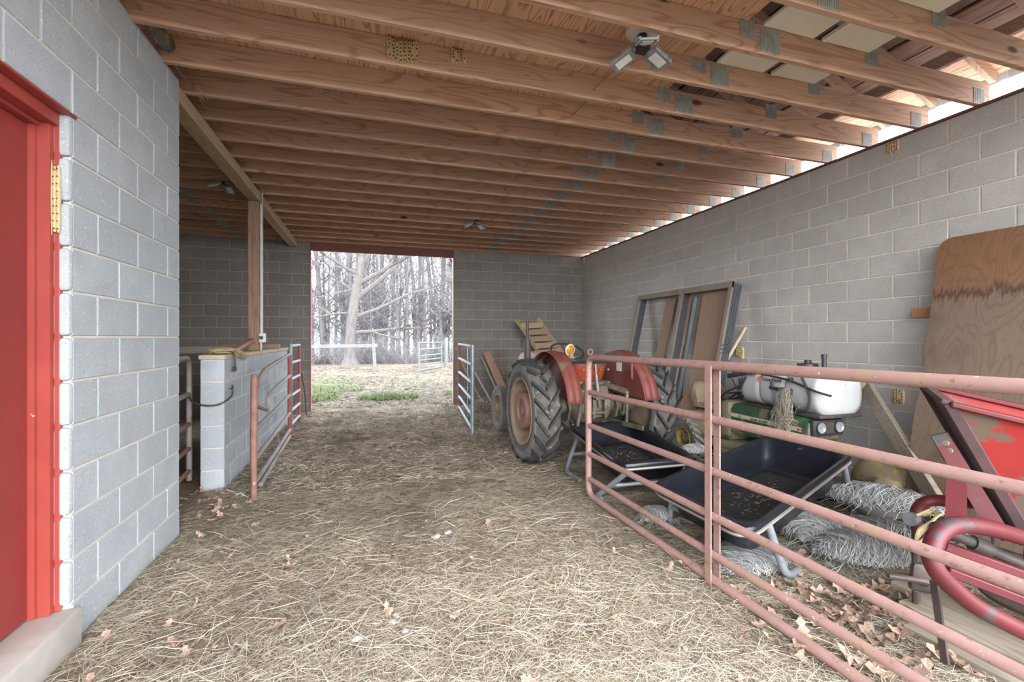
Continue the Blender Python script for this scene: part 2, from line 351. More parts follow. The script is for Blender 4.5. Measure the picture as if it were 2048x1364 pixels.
# ------------------------------------------------------------------ masonry
BH, BL, JT = .2032, .4064, .010
_blk = {}
def block_mesh(L, Hh, mat, D=.06):
    """face in the local XZ plane looking to -Y, chamfered arris"""
    key = (round(L, 3), round(Hh, 3), mat)
    if key in _blk: return _blk[key]
    c = .004; b = MB(); x, z = L/2, Hh/2
    f = [(-x+c, 0, -z+c), (x-c, 0, -z+c), (x-c, 0, z-c), (-x+c, 0, z-c)]
    r = [(-x, c, -z), (x, c, -z), (x, c, z), (-x, c, z)]; k = [(-x, D, -z), (x, D, -z), (x, D, z), (-x, D, z)]
    b.add(f+r+k, [(0, 1, 2, 3), (0, 4, 5, 1), (1, 5, 6, 2), (2, 6, 7, 3), (3, 7, 4, 0), (4, 8, 9, 5), (5, 9, 10, 6), (6, 10, 11, 7), (7, 11, 8, 4)])
    _blk[key] = b.mesh('block', mat); return _blk[key]
def courses(parent, mat, place, rz, s0, s1, ztop, z0, off, mod=BL/2, keep=None, hole=None):
    """running-bond blocks; place(s, z) -> world point on the wall face, s runs along the wall"""
    recs = []; r = 0; zt = ztop
    while zt > z0+.02:
        zb = max(zt-BH, z0-.03); par = off[r % 2]; js = [s0]; i = math.ceil((s0-par)/(2*mod)-1e-6); q = par+2*mod*i
        while q < s1-.03:
            if q > s0+.03: js.append(q)
            q += 2*mod
        js.append(s1)
        for a, b in zip(js[:-1], js[1:]):
            if hole and hole(a, b, zb, zt): continue
            recs.append((a, b, zb, zt))
        zt -= BH; r += 1
    if keep: recs.sort(key=keep)
    for k, (a, b, zb, zt) in enumerate(recs[:300]):
        me = block_mesh(b-a-JT, zt-zb-JT, mat)
        o = link('block', me, parent, place((a+b)/2, (zb+zt)/2), (0, 0, rz), True)
        o.location = o.location + Matrix.Rotation(rz, 3, 'Z') @ Vector((0, random.uniform(-.0012, .0012), 0))
    if recs[300:]:
        m = MB(); R = Matrix.Rotation(rz, 4, 'Z')
        for (a, b, zb, zt) in recs[300:]:
            p = place((a+b)/2, (zb+zt)/2); m.box((-(b-a-JT)/2, 0, -(zt-zb-JT)/2), ((b-a-JT)/2, .06, (zt-zb-JT)/2), Matrix.Translation(p) @ R)
        m.build('block_field', mat, parent, kind='stuff')
ZT = 3.193
XR, XL, YB = 4.508, -1.302, 9.31
# right wall: face at X = XR looking to -X
wr = MB().box((XR+.006, -.5, -.15), (XR+.2, YB+.2, 3.1735)).build('wall_right', 'mortar'); wr['kind'] = 'structure'
courses(wr, 'cmu', lambda s, z: Vector((XR, s, z)), -math.pi/2, -.45, YB, 3.1735, .0, (3.7227-.0, 3.7227-.2054), .2054, keep=lambda q: (q[1] < .2)*1000+abs((q[0]+q[1])/2-2.2)+(.5 if q[2] < .4 else 0))
# back wall, two pieces either side of the opening: face at Y = YB looking to -Y
OX0, OX1, OZ = -1.10, 1.635, 3.05
wb = MB().box((OX1, YB+.006, -.15), (XR+.2, YB+.2, ZT)).build('wall_back', 'mortar_shaded'); wb['kind'] = 'structure'
MB().box((-4.6, YB+.006, -.15), (OX0, YB+.2, ZT)).build('wall_backing', 'mortar_shaded', wb)
courses(wb, 'cmu_shaded', lambda s, z: Vector((s, YB, z)), 0, OX1, XR, 3.193, 0, (1.8477+.2032, 1.8477))
courses(wb, 'cmu_shaded', lambda s, z: Vector((s, YB, z)), 0, -3.95, OX0, 3.2, 0, (-3.039+.2032, -3.039))
# left wall with the door: face at X = XL looking to +X
DY0, DY1, DZ0, DZ1 = 1.55, 2.571, .16, 2.41
wl = MB().box((XL-.2, DY1+.004, -.15), (XL-.006, 3.786, 3.2)).build('wall_left', 'mortar'); wl['kind'] = 'structure'
MB().box((XL-.2, DY0, DZ1), (XL-.006, DY1+.004, 3.2)).build('wall_backing', 'mortar', wl)
MB().box((XL-.2, -.5, -.15), (XL-.006, DY0, 3.2)).build('wall_backing', 'mortar', wl)
LP_ = lambda s, z: Vector((XL, s, z))
courses(wl, 'cmu_daylit', LP_, math.pi/2, -.45, 3.79, 3.2232, 2.411, (2.7744, 2.7744+.2032))
courses(wl, 'cmu_daylit', LP_, math.pi/2, DY1, 3.79, 2.4104, 0, (2.7744, 2.7744+.2032))
courses(wl, 'cmu_daylit', LP_, math.pi/2, -.45, DY0, 2.4104, 0, (2.7744, 2.7744+.2032))
# bullnosed block ends of the door reveal
for k in range(12):
    zb = max(DZ0, .1746-.0+.2032*(k-0)); zt = .1746+.2032*(k+1)
    if zt > DZ1+.02: break
    MB().box((XL-.19, DY1-.02, zb+.005), (XL+.0005, DY1+.02, zt-.005), None, .016).build('block', 'cmu_daylit', wl, 30)
# room behind the left wall, far left wall
w2 = MB().box((-4.6, 3.59, -.15), (XL-.2, 3.785, 3.2)).build('wall_room', 'cmu_daylit'); w2['kind'] = 'structure'
w3 = MB().box((-4.6, -.5, -.15), (-4.4, YB+.2, 3.2)).build('wall_far_left', 'cmu_shaded'); w3['kind'] = 'structure'
# low stall wall with end face towards us
PX0, PX1, PY0, PY1, PZ = -1.482, -1.291, 4.772, 8.09, 1.19
wp = MB().box((PX0+.006, PY0+.006, -.1), (PX1-.006, PY1, PZ)).build('wall_stall', 'mortar'); wp['kind'] = 'structure'
zt = PZ
pz = [PZ-BH*i for i in range(7)]
for r in range(6):
    zb = max(pz[r+1], -.06)
    link('block', block_mesh(.188, pz[r]-zb-JT, 'cmu_daylit', .05), wp, ((PX0+PX1)/2, PY0, (pz[r]+zb)/2), (0, 0, 0), True)
courses(wp, 'cmu_daylit', lambda s, z: Vector((PX1, s, z)), math.pi/2, PY0, PY1, PZ, 0, (PY0+.39, PY0+.19))
capm = MB().box((PX0-.01, PY0-.012, PZ+.002), (PX1+.012, PY1+.01, PZ+.042), None, .004); capm.build('cap_board', 'cap', wp, label='pale cut cap board on the stall wall')
# ------------------------------------------------------------------ ceiling
ce = struct('ceiling')
JZ0, JZ1 = 3.195, 3.379
JY = [.26, .665, 1.07, 1.475, 1.88]+[2.285+.4065*k for k in range(17)]+[9.21]
jm = MB().box((-4.4, 0, JZ0), (4.62, .038, JZ1), None, .003).mesh('joist', 'joist')
plm = MB()
pb = MB()
def plate_mesh(w, h):
    b = MB(); n = 10
    b.box((-w/2, -.0015, -h/2), (w/2, .0, h/2))
    for i in range(n): x = -w/2+w*(i+.5)/n; b.box((x-w*.022, -.004, -h/2+.006), (x+w*.022, -.001, h/2-.006))
    return b.mesh('nail_plate', 'galv_plate')
pA, pB, pC = plate_mesh(.165, .15), plate_mesh(.12, .12), plate_mesh(.13, .125)
for k, y in enumerate(JY):
    j = link('joist', jm, ce, (0, y, 0), None, True)
    jx = random.uniform(-.02, .02)
    for (me, x, z) in ((pA, 2.42, JZ0+.085), (pB, 2.235, JZ1-.045), (pC, 4.47, JZ0+.065), (pA, -2.30, JZ0+.085), (pB, 3.32, JZ1-.03)):
        link('nail_plate', me, j, (x+jx, -.001, z), None, True)
# plywood over the joists, in sheets
xs = [-4.4, -2.6, -1.38, -.16, 1.06, 2.26]
for i in range(5):
    for y0, y1 in ((-.3, 2.3), (2.3, 4.73), (4.73, 7.17), (7.17, 9.5)):
        MB().box((xs[i]+.003, y0+.002, JZ1+.001), (xs[i+1]-.001, y1-.002, JZ1+.014)).build('plywood_sheet', 'ply', ce)
# pale foam panels lying across the nearer bays
for y0, y1 in ((1.52, 1.875), (1.925, 2.28), (2.33, 2.685), (1.115, 1.47)):
    for x0, x1 in ((2.375, 2.795), (2.905, 3.30)):
        if y0 > 2.3 and False: continue
        MB().box((x0, y0, JZ1-.012), (x1, y1, JZ1+.012), None, .003).build('foam_panel', 'foam', ce)
    MB().box((2.868, y0, JZ1-.014), (2.903, y1, JZ1+.01)).build('panel_strip', 'foam', ce)
# sloping roof boards down to the right-hand eave
SL = math.tan(math.radians(25)); zr = lambda x: 3.50+(4.86-x)*SL
x = 4.86; k = 0
while x > 2.0:
    w = .155 if k else .42; c = math.cos(math.radians(25)); x0 = x-w*c; g = .012 if k % 3 else .03
    p = [(x0, -.5, zr(x0)), (x-g, -.5, zr(x-g)), (x-g, 9.5, zr(x-g)), (x0, 9.5, zr(x0))]
    MB().hexa(p+[(a, b, d+.02) for a, b, d in p]).build('roof_board' if k else 'eave_sheet', 'deck' if k else 'ply', ce)
    x = x0; k += 1
for y in JY:
    MB().bar((4.80, y+.062, zr(4.80)-.047), (2.4, y+.062, zr(2.4)-.047), .038, .09).build('rafter', 'joist', ce)
MB().box((4.12, -.4, 3.44), (4.16, 9.3, 3.53)).build('eave_batten', 'joist', ce)
MB().box((2.0, -.5, zr(2.0)+.1), (2.3, 9.5, zr(2.0)+.12)).build('ridge_board', 'deck', ce)
q = MB(); q.hexa([(-4.9, -.6, 3.5), (2.1, -.6, 4.85), (2.1, 9.6, 4.85), (-4.9, 9.6, 3.5), (-4.9, -.6, 3.52), (2.1, -.6, 4.87), (2.1, 9.6, 4.87), (-4.9, 9.6, 3.52)])
q.hexa([(2.1, -.6, 4.85), (4.9, -.6, 3.53), (4.9, 9.6, 3.53), (2.1, 9.6, 4.85), (2.1, -.6, 4.88), (4.9, -.6, 3.55), (4.9, 9.6, 3.55), (2.1, 9.6, 4.88)])
q.build('roof_metal', 'roof_metal', ce)
q = MB()
for s in range(2):
    yy = (-.45, 9.4)[s]; q.add([(-4.6, yy, JZ1+.02), (4.5, yy, JZ1+.02), (4.5, yy, 3.66), (2.1, yy, 4.84), (-4.6, yy, 3.55)], [(0, 1, 2, 3, 4)])
q.build('gable_panel', 'deck', ce)
MB().box((-4.4, 9.30, 3.194), (4.62, 9.338, JZ1+.03), None, .003).build('rim_board', 'joist', ce)
# ribbed white eave trim outside the wall
q = MB(); q.box((4.88, -.5, 3.47), (4.885, 9.5, 3.56))
for i in range(44): q.box((4.868, -.4+i*.225, 3.47), (4.89, -.36+i*.225, 3.56))
q.build('trim_eave', 'white_metal')['kind'] = 'structure'
# sill plates on the walls
MB().box((XR-.02, -.5, 3.1745), (XR+.14, 9.3, 3.194)).build('wall_plate', 'header', ce)
MB().box((XL-.14, -.5, 3.2005), (XL-.012, 3.8, 3.194+.04)).build('wall_plate', 'header', ce)
# eave blocking on joists above right wall stays open to daylight

# beam and post on the stall side
bt = MB().box((-1.45, 3.80, 3.085), (-1.31, 9.27, 3.192), None, .008).build('ceiling_beam', 'beam'); tag(bt, 'long pale squared timber beam under the joists, over the stall wall', 'beam')
pt = thing('timber_post', (-1.38, 6.38, PZ+.042), 'brown split timber post standing on the stall wall under the beam', 'post')
MB().box((-1.452, 6.31, PZ+.043), (-1.316, 6.45, 3.084), None, .006).build('post_timber', 'post', pt)
MB().box((-1.40, 6.3085, 1.62), (-1.396, 6.312, 2.95)).box((-1.378, 6.3085, 1.3), (-1.374, 6.312, 1.75)).build('drying_crack', 'dark_iron', pt)
cdt = thing('electrical_conduit', (-1.29, 6.33, PZ+.04), 'grey conduit and outlet box running down beside the timber post', 'conduit')
MB().tube([(-1.298, 6.335, 3.19), (-1.298, 6.335, 1.43)], .012, 8).build('conduit_pipe', 'galv', cdt, True)
MB().tube([(-1.303, 6.30, PZ+.045), (-1.303, 6.30, 3.05)], .010, 6).build('white_strip', 'white_paint', cdt, True)
MB().box((-1.325, 6.265, 1.33), (-1.25, 6.325, 1.445), None, .008).build('outlet_box', 'white_paint', cdt)
MB().box((-1.315, 6.261, 1.37), (-1.275, 6.267, 1.41)).build('outlet_socket', 'black', cdt)

# ------------------------------------------------------------------ red door
d1 = struct('door_1', 'red steel door recessed in a red steel frame in the left wall')
MB().box((XL-.165, DY0+.05, DZ0+.008), (XL-.125, DY1-.065, DZ1-.09)).build('door_leaf', 'red_door', d1)
fr = MB()
fr.box((XL-.16, DY1-.062, DZ0), (XL-.10, DY1-.02, DZ1-.05)).box((XL-.10, DY1-.046, DZ0), (XL-.055, DY1-.02, DZ1-.05)).box((XL-.055, DY1-.022, DZ0), (XL-.034, DY1+.006, DZ1-.004), None, .003)
fr.build('door_jamb', 'red_frame', d1, 30)
fr = MB().box((XL-.16, DY0, DZ0), (XL-.034, DY0+.05, DZ1-.05), None, .003); fr.build('door_jamb', 'red_frame', d1)
fr = MB()
fr.box((XL-.16, DY0, DZ1-.088), (XL-.09, DY1-.03, DZ1-.002)).box((XL-.09, DY0, DZ1-.07), (XL-.034, DY1-.02, DZ1-.002), None, .003).box((XL-.034, DY0-.02, DZ1-.016), (XL+.012, DY1+.02, DZ1-.004), None, .003)
fr.build('door_head', 'red_frame', d1)
MB().box((XL-.20, DY0-.05, -.1), (XL+.035, DY1+.012, DZ0-.002), None, .012).build('door_sill', 'concrete', d1, 30)

# ------------------------------------------------------------------ back opening: header board, jamb tracks
hd = MB().box((OX0+.002, YB-.014, 3.035), (OX1-.002, YB+.028, 3.192), None, .004).build('opening_header', 'header'); tag(hd, 'dark red brown board across the top of the far opening', 'board')
for x0, nm in ((OX0, 'trim_1'), (OX1-.016, 'trim_2')):
    MB().box((x0, YB-.012, .0), (x0+.016, YB+.04, 3.034)).build(nm, 'red_frame')['kind'] = 'structure'

# ------------------------------------------------------------------ floor and yard
def gz(x, y):
    n1 = noise.noise((x*1.1, y*1.1, 0)); n2 = noise.noise((x*4.3, y*4.3, 5)); n3 = noise.noise((x*10, y*10, 9))
    a = min(1, max(0, (y-3.6)/2.5)); e = .016*n1+.009*n2+.005*n3*(1+2*a)+a*.016*max(0, n2)
    if y > 10: e += .05*noise.noise((x*.3, y*.3, 2))*min(1, (y-10)/5)
    if y > 24: e -= (y-24)*.035
    return e-.008
def grid(name, xs, ys, mat, f=gz):
    nx, ny = len(xs), len(ys); v = [(x, y, f(x, y)) for y in ys for x in xs]
    fc = [(j*nx+i, j*nx+i+1, (j+1)*nx+i+1, (j+1)*nx+i) for j in range(ny-1) for i in range(nx-1)]
    me = bpy.data.meshes.new(name); me.from_pydata(v, [], fc); me.materials.append(MT[mat])
    for p in me.polygons: p.use_smooth = True
    o = bpy.data.objects.new(name, me); COL.objects.link(o); o['kind'] = 'structure'; return o
floor = grid('floor', list(np.arange(-4.5, 4.75, .05)), list(np.arange(-.6, 9.41, .05)), 'floor')
yard = grid('ground_yard', list(np.arange(-46, 60, .8)), list(np.arange(9.4, 26, .2))+list(np.arange(26, 92, 2.0)), 'yard')
front = grid('ground_front', list(np.arange(-40, 41, 2.0)), list(np.arange(-40.6, -.5, 2.0)), 'yard', lambda x, y: -.01)

def blades(name, P, L, Wd, cols, mat, lift, pitch, curl, parent=None, ang=None):
    """P (n,2) ground positions; thin bent strips lying on the floor, joined into one stuff object"""
    n = len(P); th = rng.uniform(0, 2*math.pi, n) if ang is None else ang
    d = np.stack([np.cos(th), np.sin(th), np.zeros(n)], 1); s = np.stack([-np.sin(th), np.cos(th), np.zeros(n)], 1)
    z0 = np.array([gz(x, y) for x, y in P]); base = np.stack([P[:, 0], P[:, 1], z0+lift], 1)
    tp = np.tan(pitch); up = np.array([0, 0, 1.0])
    roll = rng.uniform(-.9, .9, n)[:, None]; s3 = s*np.cos(roll)+up*np.sin(roll)
    a = base-d*(L/2)[:, None]-up*(L/2*tp)[:, None]; c = base+d*(L/2)[:, None]+up*(L/2*tp)[:, None]
    m = base+s*(curl*L)[:, None]+up*(np.abs(curl)*L*.35)[:, None]
    for q in (a, m, c): q[:, 2] = np.maximum(q[:, 2], z0-.004)
    w = (Wd/2)[:, None]
    V = np.stack([a-s3*w*.6, a+s3*w*.6, m-s3*w, m+s3*w, c-s3*w*.4, c+s3*w*.4], 1).reshape(-1, 3)
    k = np.arange(n)[:, None]*6; F = np.concatenate([k+np.array([[0, 1, 3, 2]]), k+np.array([[2, 3, 5, 4]])], 1).reshape(-1, 4)
    me = bpy.data.meshes.new(name); me.vertices.add(len(V)); me.vertices.foreach_set('co', V.ravel())
    me.loops.add(F.size); me.loops.foreach_set('vertex_index', F.ravel().astype(np.int32))
    me.polygons.add(len(F)); me.polygons.foreach_set('loop_start', (np.arange(len(F))*4).astype(np.int32))
    me.update(calc_edges=True)
    at = me.color_attributes.new('Col', 'FLOAT_COLOR', 'POINT'); C4 = np.concatenate([np.repeat(cols, 6, 0), np.ones((n*6, 1))], 1); at.data.foreach_set('color', C4.ravel())
    me.materials.append(MT[mat]); o = link(name, me, parent); o['kind'] = 'stuff'; return o
def pick(pal, n, var=.22):
    c = np.array(pal)[rng.integers(0, len(pal), n)]; return np.clip(c*rng.uniform(1-var, 1+var, n)[:, None], 0, 1)
def inside(P):
    x, y = P[:, 0], P[:, 1]
    ok = (y > .35) & (y < 9.5) & (x < XR-.02)
    ok &= ~((x < XL+.03) & (y < 3.83)); ok &= ~((x > PX0-.02) & (x < PX1+.02) & (y > PY0) & (y < PY1)); ok &= (x > -3.2)
    ok &= ~((y > YB-.03) & ((x < OX0) | (x > OX1)))
    ok &= ~((x < XL+.06) & (y < DY1+.05)); return ok
HAY = [(.54, .465, .355), (.49, .415, .315), (.43, .36, .27), (.60, .535, .43), (.38, .31, .23), (.47, .425, .315), (.33, .26, .19), (.55, .50, .43)]
n = 300000                                                          # near hay, dense
y = .7+5.2*rng.random(n)**1.35; x = -1.4+rng.random(n)*(2.4+y*1.05+.9); P = np.stack([x, y], 1)
cl = np.array([noise.noise((a*2.2, b*2.2, 3)) for a, b in P]); P = P[inside(P) & (cl+rng.uniform(-.75, .55, n) < .30)]; n = len(P)
pn = np.array([noise.noise((a*1.5, b*1.5, 8))+.6*noise.noise((a*5, b*5, 2)) for a, b in P])
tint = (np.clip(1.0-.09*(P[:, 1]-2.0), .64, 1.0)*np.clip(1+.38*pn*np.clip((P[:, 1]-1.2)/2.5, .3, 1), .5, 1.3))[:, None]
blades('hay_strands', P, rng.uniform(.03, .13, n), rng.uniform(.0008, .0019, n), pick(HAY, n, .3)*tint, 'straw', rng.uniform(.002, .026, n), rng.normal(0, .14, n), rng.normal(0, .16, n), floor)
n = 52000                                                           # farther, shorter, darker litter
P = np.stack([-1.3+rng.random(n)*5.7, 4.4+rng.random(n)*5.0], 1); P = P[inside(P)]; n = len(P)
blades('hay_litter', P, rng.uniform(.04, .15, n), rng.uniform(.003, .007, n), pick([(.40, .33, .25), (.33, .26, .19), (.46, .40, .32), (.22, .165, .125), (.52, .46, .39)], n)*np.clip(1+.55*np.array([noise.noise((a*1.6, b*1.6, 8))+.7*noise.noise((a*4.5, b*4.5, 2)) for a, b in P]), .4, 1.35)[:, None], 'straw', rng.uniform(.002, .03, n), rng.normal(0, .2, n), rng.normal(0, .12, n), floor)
n = 1500                                                            # loose pale wisps on top
y = .8+3.8*rng.random(n); x = -1.2+rng.random(n)*(2.2+y); P = np.stack([x, y], 1); P = P[inside(P)]; n = len(P)
blades('hay_wisps', P, rng.uniform(.14, .30, n), rng.uniform(.0014, .0026, n), pick([(.72, .65, .48), (.66, .60, .44), (.70, .66, .56)], n), 'straw', rng.uniform(.02, .04, n), rng.normal(0, .10, n), rng.normal(0, .10, n), floor)
# dung and earth clods in the middle of the aisle
cb = []
for v in range(4):
    bm = bmesh.new(); bmesh.ops.create_icosphere(bm, subdivisions=2, radius=1)
    for q in bm.verts: q.co = Vector((q.co.x, q.co.y, q.co.z*.5))*(1+.45*noise.noise(q.co*1.7+Vector((v*9, 0, 0))))
    me = bpy.data.meshes.new('clod'); bm.to_mesh(me); bm.free(); cb.append(me)
MT['clod'] = plain('dark_clod', (.10, .07, .05), (.17, .125, .085), 20, .95, 0, .8, 60, rvar=.6)
for me in cb: me.materials.append(MT['clod'])
for i in range(230):
    y = 4.0+5.1*random.random(); x = -.8+random.random()*(2.2 if y < 6.5 else 2.0); s = random.uniform(.018, .055)
    o = link('clod', random.choice(cb), floor, (x, y, gz(x, y)+s*.15), (0, 0, random.uniform(0, 6)), True); o.scale = (s*1.4, s, s*.8)
# stones
sb = []
MT_st = MT['stone']
for v in range(4):
    bm = bmesh.new(); bmesh.ops.create_icosphere(bm, subdivisions=2, radius=1)
    for q in bm.verts: q.co = Vector((q.co.x*1.2, q.co.y, q.co.z*.62))*(1+.55*noise.noise(q.co*1.3+Vector((v*7, 3, 0))))
    me = bpy.data.meshes.new('stone'); bm.to_mesh(me); bm.free(); me.materials.append(MT_st); sb.append(me)
sp = [(.80, 7.8, .085), (-.06, 2.20, .028), (.1, 2.28, .02), (.12, 2.33, .022), (.15, 2.20, .02), (-.52, 1.72, .026), (-.9, 2.1, .03), (.0, 1.62, .03), (.52, 3.2, .03), (.43, 3.15, .03)]
for i in range(90): y = 1.1+2.6*random.random()**1.3; sp.append((-.95+random.random()*(1.5+.5*y), y, random.uniform(.005, .015)))
for x, y, s in sp:
    if x < XL+.1 or y < 1.25: continue
    s *= .8
    o = link('stone', random.choice(sb), floor, (x, y, gz(x, y)+s*.3+.012), (random.uniform(-.3, .3), random.uniform(-.3, .3), random.uniform(0, 6)), True); o.scale = (s, s, s)
# leaves: oak leaves with lobes, bent
def leaf_mesh(seed):
    r = random.Random(seed); n = 7; up = []; L = 1.0
    for i in range(n):
        t = i/(n-1); w = .30*math.sin(math.pi*min(1, t*.93+.05))**.7*(1.15 if i % 2 else .48)*r.uniform(.85, 1.15); up.append((t, w))
    V = []; F = []; bend = r.uniform(.3, 1.0); cup = r.uniform(-.5, .9)
    zf = lambda t, w: .22*bend*(t-.5)**2*4-.08+cup*w*w*2.2+r.uniform(-.015, .015)
    for t, w in up: V += [(t-.5, 0, zf(t, 0)), (t-.5+.05, w, zf(t, w)), (t-.5+.05, -w, zf(t, w))]
    for i in range(n-1):
        a, b = 3*i, 3*i+3; F += [(a, b, b+1, a+1), (a, a+2, b+2, b)]
    V += [(-.5, .008, zf(0, 0)), (-.5, -.008, zf(0, 0)), (-.72, 0, zf(0, 0)+.03)]; k = len(V); F.append((k-3, k-1, k-2))
    b = MB().add(V, F); me = bpy.data.meshes.new('leaf'); me.from_pydata(b.v, [], b.f); me.materials.append(MT['leaf']); return me
lm = [leaf_mesh(s) for s in range(7)]
LP = []
while len(LP) < 185:                                                # drift of leaves under and behind the gate
    x = random.gauss(2.2, .34); y = random.gauss(1.62, .35)
    if x > 1.72 and y > .75 and x < 3.0: LP.append((x, y, random.uniform(.07, .125)))
for i in range(45): y = random.uniform(.95, 3.4); LP.append((-1.1+random.random()*(1.9+y*.75), y, random.uniform(.05, .09)))
for i in range(24): LP.append((random.uniform(-1.1, -.75)-.1*random.random(), random.uniform(2.3, 4.0), random.uniform(.05, .09)))
for i in range(42): LP.append((random.gauss(-1.25, .16), random.gauss(4.35, .22), random.uniform(.06, .1)))
for x, y, s in LP[:296]:
    if x < XL+.06 and y < 3.85: x = XL+.1+random.random()*.1
    o = link('leaf', random.choice(lm), floor, (x, y, gz(x, y)+.022+random.random()*.022), (random.gauss(0, .35), random.gauss(0, .35), random.uniform(0, 6.28)), True); o.scale = (s, s*random.uniform(.75, 1.1), s)
# grass patches outside
GP = []
for cx, cy, rx, ry, m in ((.38, 10.75, .7, .32, 2600), (-1.2, 11.0, .55, .4, 1500), (-1.2, 12.8, 1.1, .8, 1800), (2.2, 11.2, .45, .35, 900), (2.7, 12.4, .5, .45, 900), (.9, 13.6, 1.0, .5, 260), (-1.5, 15.5, 1.2, .8, 500)):
    t = rng.uniform(0, 2*math.pi, m); r = rng.random(m)**.6; GP.append(np.stack([cx+rx*r*np.cos(t), cy+ry*r*np.sin(t)], 1))
P = np.concatenate(GP); n = len(P)
blades('grass_patches', P, rng.uniform(.05, .11, n), rng.uniform(.006, .012, n), pick([(.12, .20, .055), (.15, .23, .075), (.19, .22, .11), (.15, .15, .08)], n), 'grass', rng.uniform(.02, .05, n), rng.uniform(.5, 1.2, n), rng.normal(0, .15, n), yard)
n = 16000
P = np.stack([rng.uniform(-5, 6, n), 9.5+rng.random(n)**1.2*13], 1)
blades('yard_litter', P, rng.uniform(.06, .24, n), rng.uniform(.008, .02, n), pick([(.22, .18, .13), (.13, .10, .075), (.26, .22, .165), (.11, .085, .065), (.20, .175, .15)], n), 'straw', rng.uniform(.004, .03, n), rng.normal(0, .2, n), rng.normal(0, .15, n), yard)
# ------------------------------------------------------------------ pink pipe gate in the foreground
GA = Vector((1.783, 3.53, 0)); GD = Vector((.030, -1, 0)).normalized(); GL = 3.0
gp = lambda s, z, o=0: GA+GD*s+Vector((1, .03, 0)).normalized()*o+Vector((0, 0, z))
pg = thing('pipe_gate', GA, 'faded pinkish red pipe gate with rusty rails, standing before the black feed tubs', 'gate')
fr = fillet([gp(GL, 1.245), gp(0, 1.225), gp(0, .045), gp(GL, .03)], .10, 6)
MB().tube(fr, .026, 12).build('gate_frame', 'pink', pg, True)
for za, zb in ((.925, .94), (.64, .645), (.398, .385), (.185, .17)):
    MB().tube([gp(.02, za), gp(GL, zb)], .0225, 10).build('gate_rail', 'pink', pg, True)
for o in (-.031, .031): MB().bar(gp(1.435, -.005, o), gp(1.435, 1.235, o), .044, .009, tuple(Vector((1, .03, 0)).normalized())).build('gate_brace', 'pink', pg)
MB().tube([gp(GL, .0), gp(GL, 1.25)], .026, 10).build('gate_upright', 'pink', pg, True)
MB().tube([gp(.03, 1.25)+Vector((.022*math.cos(a), 0, .018+.022*math.sin(a))) for a in np.linspace(0, 2*math.pi, 14)[:-1]], .006, 6, True).build('hinge_ring', 'rust_tube', pg, True)
# ------------------------------------------------------------------ galvanized half gate by the far opening
A, B = Vector((1.384, 6.37, 0)), Vector((1.60, 8.55, 0)); D = (B-A).normalized()
hg = thing('galvanized_gate', A, 'grey galvanized pipe gate standing open beside the far opening, in front of the tractor', 'gate')
MB().tube([A, A+Vector((0, 0, 1.285))], .03, 10).build('gate_upright', 'galv', hg, True)
MB().tube([B, B+Vector((0, 0, 1.285))], .026, 10).build('gate_upright', 'red_tube', hg, True, label='dull red end upright')
for z in (1.265, 1.00, .74, .50, .28, .08): MB().tube([A+Vector((0, 0, z)), B+Vector((0, 0, z))], .024, 8).build('gate_rail', 'galv', hg, True)
MB().bar(A+D*.95+Vector((.03, 0, .06)), A+D*.95+Vector((.03, 0, 1.27)), .03, .006, (1, 0, 0)).build('gate_brace', 'galv', hg)
# ------------------------------------------------------------------ stall gate with the stepped top rail
sg = thing('stall_gate', (-.97, 4.4, 0), 'rusty pipe gate with a stepped top rail swung along the low block stall wall', 'gate')
MB().tube([(-.965, 4.40, -.02), (-.967, 4.40, .5), (-.962, 4.40, 1.03), (-.96, 4.40, 1.075)], [.026, .028, .028, .020], 10).build('gate_upright', 'rust_tube', sg, True, label='rusty near upright')
MB().tube([(-1.075, 6.93, -.0), (-1.075, 6.93, 1.16)], .026, 8).build('gate_upright', 'red_tube', sg, True)
MB().tube(smooth_path([(-.97, 4.42, .80), (-.975, 4.50, .85), (-.985, 4.66, .98), (-.995, 4.9, 1.055), (-1.01, 5.22, 1.085), (-1.05, 6.4, 1.145), (-1.073, 6.86, 1.155), (-1.075, 6.93, 1.10)], 5), .0235, 8).build('top_rail', 'grey_tube', sg, True)
MB().tube(fillet([(-.967, 4.40, .82), (-.99, 4.78, .735), (-1.005, 5.17, .655), (-1.01, 5.22, .80), (-1.075, 6.93, .87)], .10, 5), .0235, 8).build('stepped_rail', 'grey_tube', sg, True)
for z0, z1, y0 in ((.585, .60, 4.42), (.32, .35, 4.42), (.115, .12, 4.42), (.035, .03, 4.7)): MB().tube([(-.975, y0, z0), (-1.03, 5.7, (z0+z1)/2-.015), (-1.075, 6.93, z1)], .022, 8).build('gate_rail', 'grey_tube', sg, True)
MB().tube([(-1.045, 5.97, .05), (-1.045, 5.92, .33)], .008, 6).build('gate_stake', 'rust_tube', sg, True)
tg = thing('tall_gate', (-1.12, 7.3, 0), 'taller red and grey pipe gate at the far end of the low stall wall', 'gate')
for y in (7.28, 8.12): MB().tube([(-1.12, y, 0), (-1.12, y, 1.30)], .024, 8).build('gate_upright', 'red_tube' if y > 8 else 'galv', tg, True)
for z in (1.27, 1.02, .78, .54, .32, .12): MB().tube([(-1.12, 7.28, z), (-1.12, 8.12, z)], .022, 8).build('gate_rail', 'galv', tg, True)
ch = MB(); ch.tube(smooth_path([(-1.09, 8.14, .8), (-1.06, 8.3, .45), (-1.05, 8.4, .1), (-.98, 8.5, .03)], 5), .008, 6); ch.build('hanging_rope', 'dark_iron', tg, True)
